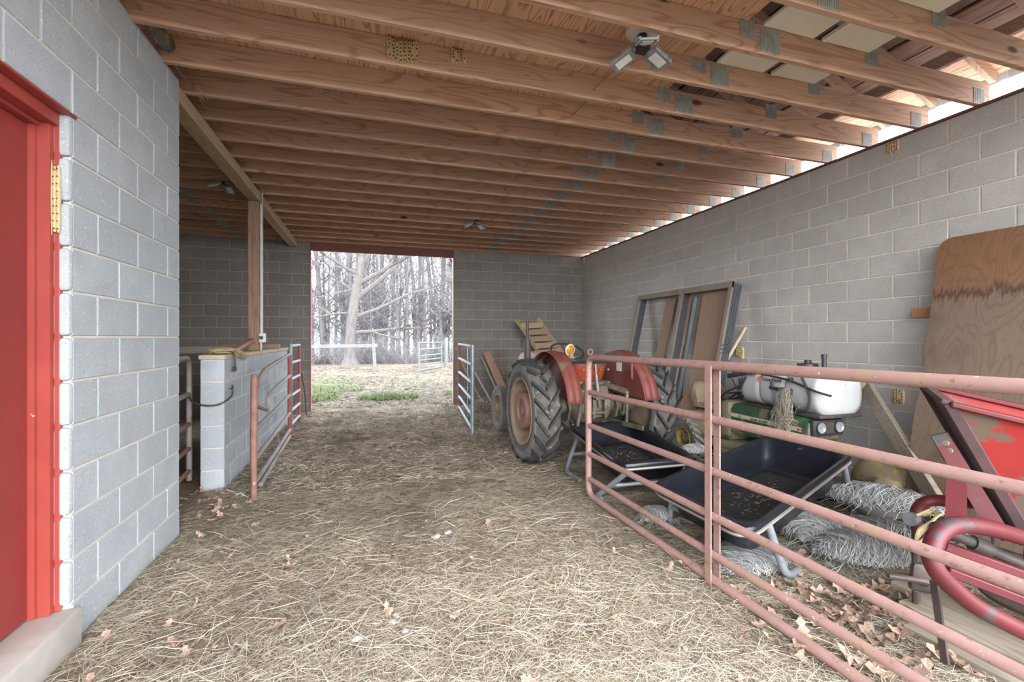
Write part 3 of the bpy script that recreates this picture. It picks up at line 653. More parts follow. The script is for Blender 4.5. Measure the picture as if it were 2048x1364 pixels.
# ------------------------------------------------------------------ gate behind the left wall corner
A, B = Vector((-1.635, 4.98, 0)), Vector((-1.54, 3.86, 0))
lg = thing('corner_gate', A, 'worn pipe gate between the left wall corner and the stall wall, with a rounded top', 'gate')
U = Vector((0, 0, 1))
MB().tube(fillet([B+U*1.21, A+U*1.20, A+U*.05], .12, 6), .026, 10).build('gate_frame', 'grey_tube', lg, True)
for z in (.86, .58, .35, .14): MB().tube([A+U*z, B+U*(z-.01)], .0225, 8).build('gate_rail', 'rust_tube' if z < .8 else 'grey_tube', lg, True)
cnt = thing('gate_chain', (-1.29, 4.92, .90), 'dark link chain looped from the corner gate to an eyebolt in the stall wall', 'chain')
cp = smooth_path([(-1.63, 4.95, .845), (-1.54, 4.80, .80), (-1.43, 4.745, .778), (-1.32, 4.745, .785), (-1.255, 4.86, .84), (-1.262, 4.92, .915)], 9)
for i in range(len(cp)-1):
    a, b = cp[i], cp[i+1]; d = (b-a); L = d.length*.75; d.normalize(); s = Vector((0, 0, 1)).cross(d).normalized() if i % 2 else d.cross(Vector((0, 0, 1)).cross(d)).normalized()
    c = (a+b)/2; MB().tube([c+d*L*math.cos(t)+s*.0085*math.sin(t) for t in np.linspace(0, 2*math.pi, 9)[:-1]], .0028, 5, True).build('chain_link', 'dark_iron', cnt, True)
MB().tube([Vector((-1.262, 4.925, .92))+Vector((0, .02*math.cos(t), .02*math.sin(t))) for t in np.linspace(0, 2*math.pi, 12)[:-1]], .005, 6, True).tube([(-1.262, 4.935, .905), (-1.30, 4.935, .905)], .005, 6).build('eyebolt', 'dark_iron', cnt, True)
# coiled cord and timber scraps on the stall wall
cz = PZ+.046
cc_ = thing('extension_cord', (-1.37, 5.1, cz), 'coil of yellow and black extension cord lying over the near end of the stall wall', 'cord')
q = MB(); rc = random.Random(3)
for k in range(7):
    j = lambda v=.03: rc.uniform(-v, v)
    q.tube(smooth_path([(-1.44+j(.02), 4.90+j(), cz+.008+.006*k), (-1.41+j(.02), 5.06+j(.05), cz+.02+.005*k), (-1.34+j(), 5.20+j(.06), cz+.02+.005*k), (-1.265+j(.012), 5.28+j(.07), cz-.005+.003*k), (-1.25+j(.006), 5.36+j(.08), cz-.06+j()), (-1.255+j(.006), 5.16+j(.06), cz-.015+j(.02)), (-1.30+j(.02), 5.02+j(), cz+.01+.004*k), (-1.42+j(.02), 4.93+j(), cz+.008+.006*k)], 6), .005, 6)
q.build('cord_loops', 'cord_y', cc_, True)
q = MB()
for k in range(2): q.tube(smooth_path([(-1.36, 5.05, cz+.015), (-1.28, 4.98+.03*k, cz+.016), (-1.255, 4.955+.04*k, cz-.05), (-1.256, 4.95+.045*k, cz-.13)], 6), .006, 6); q.box((-1.27, 4.935+.045*k, cz-.17), (-1.245, 4.965+.045*k, cz-.125), None, .004)
q.build('cord_plug', 'black', cc_, 40)
MB().bar((-1.46, 5.72, cz+.02), (-1.40, 6.26, cz+.13), .085, .038, (0, 0, 1), .003).build('timber_scrap', 'board'); tag(bpy.data.objects['timber_scrap'], 'short brown timber offcut propped against the post on the stall wall', 'timber')
# rails of the inner stall behind
br = MB().box((-4.3, 6.30, 1.20), (-1.49, 6.34, 1.285), None, .004).build('stall_board', 'grey_wood'); tag(br, 'horizontal weathered board running left inside the stall', 'board')
br = MB().box((-2.1, 7.55, PZ+.043), (-1.32, 7.65, PZ+.105), None, .004).build('ledge_board', 'board'); tag(br, 'brown board lying on the far end of the stall wall, behind the post', 'board')

# ------------------------------------------------------------------ tractor
TY, TZ = 4.80, .578
tr = thing('tractor', (2.42, 5.4, 0), 'old faded red farm tractor with lugged rear tyres, parked facing the back wall', 'tractor')
def tyre(name, mat, cx, cy, r, w, rin, parent, lugs=0, lug_mat=None, lugh=.038, rows=1, side=None):
    """tyre with its axle along X; lugs are shared-mesh children"""
    h = w/2; prof = [(-h*.80, rin), (-h*.98, rin+(r-rin)*.35), (-h, rin+(r-rin)*.62), (-h*.92, r-.055 if lugs else r-.02), (-h*.55, r-.036 if lugs else r-.004), (0, r-.030 if lugs else r), (h*.55, r-.036 if lugs else r-.004), (h*.92, r-.055 if lugs else r-.02), (h, rin+(r-rin)*.62), (h*.98, rin+(r-rin)*.35), (h*.80, rin)]
    me = MB().lathe(prof, 48, 'X', (0, 0, 0)).mesh(name, mat, 50)
    o = link(name, me, parent, (cx-parent.location.x, cy-parent.location.y, r-.002), None, True)
    if side: me.materials.append(MT[side]); [setattr(p, 'material_index', 1) for p in me.polygons if abs(p.center.x) > h*.90]
    for sd in ((-1, 1) if lugs else ()):
        rings = []; m = 7
        for i in range(m):
            t = i/(m-1); x = sd*h*(1.0-t*1.06); a = sd*0+t*.34+(0 if sd < 0 else math.pi/lugs); rr = r-.058+.02*min(1, t*4)
            top = r-.012*abs(x/h)**2-.006*(t < .01); wl_ = .020+.006*math.sin(t*3); da = wl_/r
            P = lambda ang, q: Vector((x, q*math.cos(ang), q*math.sin(ang)))
            rings.append([P(a-da*1.25, rr-.004), P(a+da*1.25, rr-.004), P(a+da*.85, top), P(a-da*.85, top)])
        lm_ = MB().loft(rings).mesh('tyre_lug', lug_mat or mat)
        for k in range(lugs): link('tyre_lug', lm_, o, (0, 0, 0), (2*math.pi*k/lugs, 0, 0), True)
    return o
def rim(name, mat, cx, cy, cz, prof, parent, n=32):
    return MB().lathe(prof, n, 'X', (cx, cy, cz)).build(name, mat, parent, 40)
for cx, sd in ((1.715, -1), (3.115, 1)):
    t = tyre('rear_tyre', 'carcass', cx, TY, TZ+.002, .285, .36, tr, 18, 'rubber', side='sidewall')
    r = MB().lathe([(sd*.120, .375), (sd*.135, .37), (sd*.125, .345), (sd*.06, .335), (sd*.02, .32), (sd*-.03, .30), (sd*-.05, .22), (sd*-.05, .0)], 36, 'X', (cx, TY, TZ)).build('rear_rim', 'rim_rust', tr, 35)
    MB().lathe([(sd*-.05, .215), (sd*.10, .205), (sd*.125, .195), (sd*.125, .13), (sd*.10, .12), (sd*.10, .05), (sd*.12, .045), (sd*.12, 0)], 30, 'X', (cx, TY, TZ)).build('wheel_hub', 'rim_red', r, 35)
    bm_ = MB().lathe([(sd*.098, .014), (sd*.118, .014), (sd*.118, 0)], 6, 'X').mesh('hub_bolt', 'rim_rust')
    for k in range(8):
        a = k*math.pi/4; link('hub_bolt', bm_, r, (cx-2.42, TY-5.4+.085*math.cos(a), TZ+.085*math.sin(a)), None, True)
for cx, sd in ((1.835, -1), (2.96, 1)):
    m = MB(); h = .062; R_ = .343
    prof = [(-h*.7, .215), (-h, .27), (-h*.92, .315)]+[(xx*h, R_-.012*abs(xx)-(.010 if i % 2 else 0)) for i, xx in enumerate(np.linspace(-.8, .8, 9))]+[(h*.92, .315), (h, .27), (h*.7, .215)]
    MB().lathe(prof, 40, 'X', (cx, 6.50, R_)).build('front_tyre', 'sidewall', tr, 30)
    r = MB().lathe([(sd*.045, .225), (sd*.05, .205), (sd*.0, .195), (sd*-.01, .10), (sd*.05, .07), (sd*.07, .03), (sd*.07, 0)], 28, 'X', (cx, 6.50, R_)).build('front_rim', 'rim_rust', tr, 35)
# rear axle, gearbox, engine, hood
q = MB(); q.lathe([(1.86, .10), (2.0, .10), (2.06, .085), (2.16, .09), (2.22, .17), (2.30, .215), (2.42, .225), (2.54, .215), (2.62, .17), (2.68, .09), (2.78, .085), (2.84, .10), (2.98, .10)], 24, 'X', (0, TY, TZ+.03), cap=True); q.build('rear_axle', 'grease', tr, 40)
for sd in (-1, 1): MB().lathe([(-.03, .13), (.03, .13)], 16, 'X', (2.42+sd*.42, TY, TZ+.01), cap=True).lathe([(-.012, .16), (.012, .16)], 8, 'X', (2.42+sd*.30, TY, TZ+.01), cap=True).build('brake_housing', 'grease', tr, 40)
q = MB().box((2.26, TY-.22, .475), (2.58, TY+.30, .86), None, .05).box((2.30, TY-.245, .50), (2.54, TY-.20, .75), None, .012).box((2.20, TY-.15, .80), (2.64, TY+.18, .895), None, .03); q.build('hydraulic_housing', 'grease', tr, 40)
for sd in (-1, 1):
    MB().bar((2.42+sd*.13, TY-.16, .86), (2.42+sd*.27, TY-.40, .80), .03, .055).build('lift_arm', 'grease', tr)
    MB().bar((2.42+sd*.27, TY-.40, .80), (2.42+sd*.30, TY-.34, .44), .022, .03, (1, 0, 0)).build('lift_rod', 'grease', tr)
    MB().bar((2.42+sd*.24, TY-.02, .43), (2.42+sd*.33, TY-.62 if sd > 0 else TY-.30, .43), .05, .022, (1, 0, 0)).build('lower_arm', 'grease', tr)
MB().tube([(2.43, TY-.26, .62), (2.40, TY-.28, .79), (2.365, TY-.29, 1.02), (2.36, TY-.29, 1.10)], [.022, .020, .016, .022], 10).tube([(2.397, TY-.282, .80), (2.37, TY-.288, .97)], .026, 10).build('top_link', 'chrome', tr, True)
q = MB(); q.box((2.33, TY-.30, .50), (2.37, TY-.22, .74), None, .008).box((2.47, TY-.30, .50), (2.51, TY-.22, .74), None, .008).box((2.33, TY-.30, .70), (2.51, TY-.24, .735), None, .008).lathe([(-.1, .02), (.1, .02)], 10, 'X', (2.42, TY-.28, .56), cap=True); q.build('drawbar_bracket', 'grease', tr, 40)
MB().box((2.24, 5.08, .45), (2.60, 5.72, .84), None, .05).build('gearbox', 'grease', tr, 40)
MB().box((2.28, 5.72, .48), (2.56, 6.62, .98), None, .03).build('engine_block', 'grease', tr, 40)
def hoodring(y, w, z0, z1, k=.10):
    return [(2.42-w, y, z0), (2.42-w, y, z1-k), (2.42-w+k*.3, y, z1-k*.3), (2.42-w+k, y, z1), (2.42+w-k, y, z1), (2.42+w-k*.3, y, z1-k*.3), (2.42+w, y, z1-k), (2.42+w, y, z0)]
MB().loft([hoodring(5.55, .20, .90, 1.175), hoodring(5.62, .225, .90, 1.20), hoodring(6.3, .22, .90, 1.195), hoodring(6.78, .205, .88, 1.175), hoodring(6.86, .19, .86, 1.14)]).build('hood', 't_pink', tr, 40)
MB().box((2.23, 6.79, .52), (2.61, 6.90, 1.13), None, .04).build('radiator_grille', 't_red', tr, 40)
MB().box((1.92, 6.45, .36), (2.88, 6.55, .45), None, .02).tube([(1.94, 6.5, .34), (1.94, 6.5, .52)], .03, 8).tube([(2.87, 6.5, .34), (2.87, 6.5, .52)], .03, 8).box((2.34, 6.4, .42), (2.50, 6.62, .52)).build('front_axle', 'grease', tr, 40)
MB().tube([(2.12, 6.10, .95), (2.12, 6.10, 1.66)], .022, 10).build('exhaust_pipe', 'stack', tr, True)
MB().tube([(2.12, 6.10, .98), (2.12, 6.10, 1.37)], .048, 12).tube([(2.12, 6.10, .94), (2.26, 6.10, .90)], .028, 8).build('muffler', 'stack', tr, 40)
# steering wheel
sc_ = Vector((2.42, 5.40, 1.215)); ax = Vector((0, .45, -.89)).normalized(); u = Vector((1, 0, 0)); w = ax.cross(u)
ring = [sc_+(u*math.cos(a)+w*math.sin(a))*.215 for a in np.linspace(0, 2*math.pi, 33)[:-1]]
st = MB().tube(ring, .013, 8, True).build('steering_wheel', 'black', tr, True)
q = MB()
for a in (.5, 2.6, 4.7): q.tube([sc_+ax*.03, sc_+(u*math.cos(a)+w*math.sin(a))*.21], .008, 6)
q.tube([sc_, sc_+ax*.42], .02, 8).lathe([(-.02, .035), (.03, .035)], 12, 'Z', tuple(sc_+ax*.03), cap=True); q.build('steering_column', 'dark_iron', st, 40)
# pan seat
def ell(cx, cy, z, rx, ry, n=24, sq=3.0):
    o = []
    for k in range(n):
        a = 2*math.pi*k/n; c, s = math.cos(a), math.sin(a); o.append((cx+rx*math.copysign(abs(c)**(2/sq), c), cy+ry*math.copysign(abs(s)**(2/sq), s), z))
    return o
MB().loft([ell(2.38, 4.85, .875, .15, .15), ell(2.38, 4.84, .91, .20, .18), ell(2.38, 4.83, 1.06, .235, .205), ell(2.38, 4.83, 1.075, .245, .215)]).build('seat_pan', 't_seat', tr, 40)
MB().loft([ell(2.38, 4.83, 1.074, .25, .222), ell(2.38, 4.83, 1.095, .25, .222), ell(2.38, 4.83, 1.112, .21, .18)]).build('seat_lid', 'dark_iron', tr, 40)
bq = MB()
for dx in (-.15, -.05, .06, .16): bq.lathe([(-.006, .012), (.0, .012)], 8, 'Y', (2.42+dx, 4.62, 1.03), cap=True)
bq.build('seat_rivets', 'grease', tr)
MB().bar((2.42, 5.05, .80), (2.42, 4.88, .90), .07, .02).build('seat_spring', 'dark_iron', tr)
# fenders: arched band with an inner side plate
def arc(c, r, a0, a1, n, x): return [Vector((x, c[0]-r*math.cos(a), c[1]+r*math.sin(a))) for a in np.linspace(a0, a1, n)]
for sd, xi, xo in ((-1, 2.055, 1.885), (1, 2.785, 2.955)):
    c = (TY+.02, TZ); a0, a1, n = .22, 2.55, 26
    q = MB(); oi, ii = arc(c, .655, a0, a1, n, xo), arc(c, .655, a0, a1, n, xi)
    mid = arc(c, .668, a0, a1, n, (xo+xi)/2)
    for r0, r1 in ((oi, mid), (mid, ii)):
        k = len(q.v); q.add(r0+r1, [(i, i+1, n+i+1, n+i) for i in range(n-1)])
    fd = q.build('fender', 't_red', tr, 75); md = fd.modifiers.new('s', 'SOLIDIFY'); md.thickness = .006; md.offset = -1
    lo = [Vector((p.x, p.y, max(.74, min(p.z, .74+.25*abs(math.sin(i/n*3)))))) for i, p in enumerate(ii)]
    base = [Vector((xi, TY+.02-.55+1.02*i/(n-1), .735)) for i in range(n)]
    q = MB().add(ii+base, [(i, i+1, n+i+1, n+i) for i in range(n-1)]); fp = q.build('fender_plate', 't_red', fd, False); md = fp.modifiers.new('s', 'SOLIDIFY'); md.thickness = .008
    MB().box((xi-.006 if sd > 0 else xi-.004, TY-.42, .99), (xi+.004 if sd > 0 else xi+.008, TY+.40, 1.01)).build('fender_rib', 't_red', fd)
    if sd > 0:
        MB().box((xi-.012, TY-.14, 1.0), (xi-.005, TY-.03, 1.10)).build('paper_tag', 'sticker', fd, label='small white square tag on the fender')
        MB().box((xi-.03, TY-.385, .93), (xi-.002, TY-.35, 1.16), None, .006).build('fender_strap', 't_red', fd)
# round amber work lamp on the left fender
q = MB().lathe([(-.055, .0), (-.05, .05), (-.01, .075), (.0, .078), (.012, .072)], 20, 'Y', (0, 0, 0)); lp = q.mesh('work_lamp', 'dark_iron', 40)
lo_ = link('work_lamp', lp, tr, (2.12-2.42, 4.66-5.4, 1.255), (math.pi+.15, 0, .25), True); lo_.scale = (.82, .82, .82)
link('lamp_lens', MB().lathe([(.008, .070), (.02, .05), (.026, .0)], 20, 'Y').mesh('lamp_lens', 'amber', True), lo_, (0, 0, 0), None, True)
link('lamp_bezel', MB().lathe([(.0, .080), (.014, .080), (.016, .068)], 20, 'Y').mesh('lamp_bezel', 'cream', 40), lo_, (0, 0, 0), None, True)
MB().tube([(2.12, 4.66, 1.20), (2.10, 4.68, 1.13), (2.06, 4.70, 1.07)], .014, 8).box((2.03, 4.63, 1.05), (2.13, 4.72, 1.10), None, .012).build('lamp_bracket', 'grease', tr, 40)

# ------------------------------------------------------------------ black feed tubs on steel legs
def tub(name, label, A, B, C, Dd, depth, feet, cross, bend):
    A, B, C, Dd = map(Vector, (A, B, C, Dd)); cen = (A+B+C+Dd)/4
    t = thing(name, (cen.x, cen.y, 0), label, 'feed tub')
    pt_ = lambda u, v: (A*(1-u)*(1-v)+B*u*(1-v)+C*u*v+Dd*(1-u)*v)
    def ring(s, dz, rr=.30, n=7):
        o = []
        for (cx, cy, a0) in ((1, 1, 0), (-1, 1, math.pi/2), (-1, -1, math.pi), (1, -1, 1.5*math.pi)):
            for k in range(n):
                a = a0+math.pi/2*k/(n-1); u = cx*(1-rr*.55)+rr*.55*math.cos(a); v = cy*(1-rr)+rr*math.sin(a)
                o.append(pt_(.5+.5*u*s, .5+.5*v*s)+Vector((0, 0, dz)))
        return o
    MB().loft([ring(.97, -.035), ring(1.0, -.03), ring(1.0, -.004), ring(.985, .004), ring(.91, .002), ring(.89, -.012), ring(.80, -depth*.62), ring(.74, -depth*.93), ring(.66, -depth), ring(.2, -depth*1.01)], False, True).build('tub_shell', 'tub', t, 60)
    MB().loft([ring(.95, -.03), ring(.84, -depth*.62), ring(.77, -depth-.01), ring(.66, -depth-.025)], False, True).build('tub_underside', 'tub', t, 60)
    MB().tube(ring(.985, -.048), .011, 6, True).build('rim_rail', 'tub_rail', t, True)
    MB().loft([ring(.60, -depth+.004), ring(.36, -depth+.014), ring(.1, -depth+.010)], False, True).build('feed_residue', 'debris', t, True)
    q = MB(); rd_ = random.Random(len(label))
    for i in range(130):
        c = pt_(.5+rd_.gauss(0, .13), .5+rd_.gauss(0, .12))+Vector((0, 0, -depth+.016)); d = Vector((rd_.gauss(0, 1), rd_.gauss(0, 1), rd_.uniform(0, .4))).normalized()*rd_.uniform(.003, .016); q.tube([c-d, c+d], rd_.uniform(.0006, .0016), 3, caps=False)
    q.build('loose_feed', 'grey_wood', t, kind='stuff')
    q = []
    for (u, v), (fx, fy), e in zip(((.16, .97), (.88, .97), (.16, .03), (.88, .03)), feet, bend):
        p = pt_(u, v)+Vector((0, 0, -.05)); f = Vector((fx, fy, .022)); d = Vector((*e, 0))
        pts = fillet([p, p.lerp(f, .55), f, f+d], .09, 6) if d.length else [p, f]
        MB().tube(pts, .0225, 10).build('tub_leg', 'galv', t, True); q.append(p.lerp(f, .60))
    for i, j in cross: MB().tube([q[i], q[j]], .019, 8).build('cross_bar', 'galv', t, True)
    return t
tub('feed_tub', 'nearer black plastic feed tub on galvanized legs, behind the pink gate among white twine', (1.855, 2.757, .365), (3.46, 3.27, .505), (3.63, 2.60, .49), (1.88, 1.905, .365), .215,
    [(2.27, 2.02), (3.64, 2.63), (2.10, 2.86), (3.32, 3.24)], ((0, 2), (1, 3)), ((.13, .035), (.0, .0), (.10, .03), (0, 0)))
tub('feed_tub', 'farther black plastic feed tub on galvanized legs, tucked behind the tractor', (2.04, 4.52, .44), (2.88, 4.60, .44), (2.60, 3.14, .39), (1.88, 3.16, .39), .19,
    [(1.86, 3.52), (2.80, 3.48), (1.90, 4.28), (2.84, 4.25)], ((0, 1), (2, 3)), ((.0, -.07), (0, 0), (.02, -.30), (0, 0)))

# ------------------------------------------------------------------ green lawn tractor by the right wall
lt = thing('lawn_tractor', (3.88, 3.75, 0), 'dusty green and yellow lawn tractor parked along the block wall, carrying the white tank', 'lawn tractor')
def hr(y, w, z0, z1, dx=0):
    x = 3.635+w
    return [(x-w, y, z0), (x-w*1.0, y, z1-.06), (x-w*.82, y, z1-.015), (x-w*.4, y, z1), (x+w*.4, y, z1), (x+w*.82, y, z1-.015), (x+w, y, z1-.06), (x+w, y, z0)]
MB().loft([hr(3.93, .20, .40, .70), hr(3.80, .20, .40, .715), hr(3.3, .195, .42, .705), hr(3.06, .19, .46, .69), hr(3.02, .185, .50, .68)]).build('hood', 'green', lt, 45)
MB().hexa([(3.627, 3.03, .555), (3.634, 3.03, .555), (3.634, 3.90, .565), (3.627, 3.90, .565), (3.627, 3.03, .592), (3.634, 3.03, .592), (3.634, 3.90, .602), (3.627, 3.90, .602)]).build('side_strip', 'cream', lt)
def text(s, size, loc, rot, mat, parent, name='lettering', ext=.0008, bold=0, sp_=1.0):
    cu = bpy.data.curves.new(name, 'FONT'); cu.body = s; cu.size = size; cu.extrude = ext; cu.offset = bold; cu.resolution_u = 3; cu.materials.append(MT[mat])
    o = bpy.data.objects.new(name, cu); COL.objects.link(o); cu.space_character = sp_; bpy.context.view_layer.update()
    me = bpy.data.meshes.new_from_object(o.evaluated_get(bpy.context.evaluated_depsgraph_get())); bpy.data.objects.remove(o)
    return link(name, me, parent, Vector(loc)-Vector(parent.location), rot, True)
RW = (math.pi/2, 0, -math.pi/2)
text('118', .026, (3.6255, 3.80, .571), RW, 'text_dark', lt, bold=.0006)
text('JOHN DEERE', .030, (3.6255, 3.64, .566), RW, 'text_dark', lt, bold=.001, sp_=1.25)
for y in (3.10, 3.065): MB().lathe([(-.002, .013), (.0, .013)], 10, 'X', (3.627, y, .575), cap=True).build('strip_dot', 'rust_tube', lt)
MB().box((3.65, 2.975, .53), (4.01, 3.03, .672), None, .018).build('front_grille', 'black', lt, 40)
for x in (3.725, 3.935):
    g = MB().lathe([(-.02, .046), (-.03, .046), (-.032, .040), (-.022, .026), (-.020, 0)], 20, 'Y', (x, 2.985, .605)).build('headlight', 'glass', lt, 40)
MB().box((3.785, 2.966, .55), (3.88, 2.976, .65), None, .006).build('grille_emblem_panel', 'dark_iron', lt, 30)
MB().box((3.62, 3.00, .50), (3.65, 3.06, .65), None, .01).build('hood_corner', 'green', lt, 40)
MB().box((3.60, 3.9, .30), (4.14, 4.05, .72), None, .04).build('dash', 'green', lt, 40)
MB().box((3.52, 3.15, .22), (4.22, 4.15, .30), None, .03).build('foot_deck', 'dust', lt, 40)
MB().box((3.50, 3.25, .10), (4.28, 4.0, .24), None, .05).build('mower_deck', 'dust', lt, 40)
def fring(y, z, w): return [(3.44, y, .34), (3.44, y, z-.05), (3.48, y, z), (3.60+w, y, z), (4.14-w, y, z), (4.30, y, z), (4.34, y, z-.05), (4.34, y, .34)]
MB().loft([fring(4.02, .46, 0), fring(4.12, .54, 0), fring(4.45, .55, 0), fring(4.68, .50, 0), fring(4.74, .40, 0)]).build('rear_fender', 'dust', lt, 45)
MB().box((3.425, 4.05, .50), (3.445, 4.62, .535), None, .006).build('fender_stripe', 'yellow', lt)
def sr(z, y0, y1, w): return [(3.89-w, y0+.03, z), (3.89-w+.04, y0, z), (3.89+w-.04, y0, z), (3.89+w, y0+.03, z), (3.89+w, y1-.03, z), (3.89+w-.04, y1, z), (3.89-w+.04, y1, z), (3.89-w, y1-.03, z)]
ss = MB().loft([sr(.56, 4.10, 4.55, .19), sr(.58, 4.08, 4.56, .22), sr(.635, 4.10, 4.55, .21)]).build('seat_cushion', 'seat_y', lt, 50)
MB().loft([sr(.60, 4.42, 4.56, .22), sr(.70, 4.45, 4.60, .22), sr(.82, 4.50, 4.63, .20), sr(.865, 4.54, 4.63, .15)]).build('seat_back', 'seat_y', lt, 50)
MB().lathe([(0, .06), (.02, .052), (.024, 0)], 8, 'Y', (3.85, 4.45, .70)).build('seat_tear', 'yellow', lt, 30)
for x in (3.47, 4.30):
    t = tyre('rear_tyre', 'dusty_tyre', x, 4.36, .255, .19, .115, lt, 20, 'dusty_tyre')
    sd = -1 if x < 3.8 else 1
    MB().lathe([(sd*.075, .125), (sd*.085, .11), (sd*.03, .10), (sd*.02, .06), (sd*.06, .05), (sd*.06, .022), (sd*.05, .02), (sd*.05, 0)], 22, 'X', (x, 4.36, .255)).build('rear_wheel', 'yellow', lt, 35)
for x in (3.58, 4.20):
    t = tyre('front_tyre', 'dusty_tyre', x, 3.42, .19, .12, .09, lt); MB().lathe([(-.05, .10), (-.02, .08), (-.02, 0)], 16, 'X', (x, 3.42, .19)).build('front_wheel', 'yellow', lt, 35)
sc2 = Vector((3.84, 4.02, .79)); ax = Vector((0, -.55, -.83)).normalized(); u = Vector((1, 0, 0)); w = ax.cross(u)
st = MB().tube([sc2+(u*math.cos(a)+w*math.sin(a))*.175 for a in np.linspace(0, 2*math.pi, 29)[:-1]], .012, 8, True).build('steering_wheel', 'black', lt, True)
q = MB().tube([sc2+u*.17, sc2-u*.17], .011, 6).tube([sc2, sc2-w*.16], .010, 6).tube([sc2, sc2+ax*.14], .018, 8); q.build('steering_spokes', 'black', st, True)

# sprayer tank resting on the hood
sk = thing('sprayer_tank', (3.93, 3.35, .72), 'white plastic sprayer tank with black hose and wand, lying on the green lawn tractor', 'tank')
def sqr(y, rx, rz, cz, n=28, e=2.9):
    o = []
    for k in range(n):
        a = 2*math.pi*k/n; c, s = math.cos(a), math.sin(a); o.append((3.93+rx*math.copysign(abs(c)**(2/e), c), y, cz+rz*math.copysign(abs(s)**(2/e), s)))
    return o
L = []
for i in range(41):
    t = i/40; y = 3.83-t*.90; e = min(1, min(t, 1-t)/.055); s = (1-(1-e)**2)**.5*.28+.72 if e < 1 else 1.0
    for g0 in (.28, .44, .60): s -= .07*math.exp(-((t-g0)/.016)**2)
    hz = .195*s*(1+.05*(t > .68)); L.append(sqr(y, .265*s*(1+.04*(t > .68)), hz, .905-.012*(t > .68)))
MB().loft(L).build('tank_body', 'poly', sk, 50)
MB().box((3.72, 2.90, 1.05), (4.10, 3.30, 1.115), None, .03).build('tank_top', 'poly', sk, 40)
MB().lathe([(1.10, .09), (1.145, .085), (1.15, .03), (1.18, .028), (1.182, 0)], 20, 'Z', (3.95, 3.28, 0)).build('tank_cap', 'black', sk, 40)
MB().lathe([(1.10, .02), (1.205, .02), (1.205, .024), (1.24, .024), (1.24, 0)], 14, 'Z', (3.93, 3.10, 0)).build('breather_cap', 'black', sk, 40)
MB().box((3.67, 2.93, .688), (4.17, 3.80, .722), None, .01).build('tank_base', 'dark_iron', sk, 40)
FX = 3.652
q = MB().tube(smooth_path([(FX+.02, 3.66, 1.045), (FX-.012, 3.45, 1.03), (FX-.012, 3.2, 1.00), (FX-.012, 2.95, .93), (FX+.03, 2.84, .90)], 6), .010, 8); q.build('spray_wand', 'black', sk, True)
q = MB().bar((FX-.03, 3.93, .985), (FX-.02, 3.66, 1.045), .035, .05, (0, 0, 1), .01).bar((FX-.03, 3.86, 1.035), (FX-.02, 3.60, 1.06), .03, .024, (0, 0, 1), .006).tube([(FX-.025, 3.88, .955), (FX-.02, 3.80, .85), (FX-.02, 3.74, .97)], .008, 6).tube([(FX-.02, 3.78, .97), (FX-.02, 3.77, .86), (FX-.02, 3.70, .99)], .010, 6); q.build('spray_handle', 'black', sk, 40)
q = MB().tube(smooth_path([(FX-.005, 3.22, .90), (FX-.03, 3.17, .82), (FX-.04, 3.10, .755), (FX-.04, 3.04, .745), (FX-.03, 3.0, .79), (FX-.015, 3.0, .88), (FX-.012, 3.04, .97), (FX-.012, 3.08, 1.06), (FX+.04, 3.08, 1.10)], 6), .012, 8); q.build('spray_hose', 'black', sk, True)
q = MB().lathe([(-.04, .026), (.02, .026)], 10, 'X', (FX-.005, 3.28, .905), cap=True).tube([(FX-.025, 3.40, .92), (FX-.025, 3.20, .90)], .016, 8).tube([(FX-.025, 3.38, .92), (FX-.025, 3.385, .975)], .012, 8).box((FX-.04, 3.17, .87), (FX-.005, 3.22, .925), None, .006); q.build('outlet_valve', 'black', sk, 40)
for y in (3.19, 3.62): MB().box((FX-.03, y-.012, .985 if y < 3.4 else 1.02), (FX+.01, y+.012, 1.03 if y < 3.4 else 1.06), None, .004).build('wand_clip', 'black', sk)
text('COUNTYLINE', .034, (FX-.012, 3.50, .975), RW, 'text_dark', sk, bold=.0012)
q = MB().lathe([(-.0015, .024), (.0, .024)], 6, 'X', (FX-.012, 3.54, .988), cap=True); q.build('orange_mark', 'orange', sk)
# clump of hay and twine hanging on the valve
q = MB(); nvc = []
for i in range(150):
    y = random.gauss(3.20, .018); z = .94-abs(random.gauss(0, .02)); pts = [(FX-.05-random.random()*.02, y, z)]; k = random.randint(3, 6)
    for j in range(k): y += random.gauss(0, .022); z -= random.uniform(.04, .09); pts.append((FX-.055-random.random()*.05*(1+j*.2), max(3.11, min(3.30, y)), max(z, .42)))
    a_n = len(q.v); q.tube(smooth_path(pts, 3), .0014, 3, caps=False); nvc.append(len(q.v)-a_n)
for i in range(160):
    c = Vector((FX-.08, random.gauss(3.20, .038), random.uniform(.46, .78))); d = Vector((random.gauss(0, .4), random.gauss(0, 1), random.gauss(0, 1))).normalized()*random.uniform(.03, .07)
    q.tube([c-d, c+Vector((random.gauss(0, .01), random.gauss(0, .01), random.gauss(0, .01))), c+d], .0015, 3, caps=False); nvc.append(9)
HC = q.build('hay_clump', 'straw', None, True); tag(bpy.data.objects['hay_clump'], 'tangled clump of hay and twine hanging down the front of the white tank', 'hay', None, 'stuff')

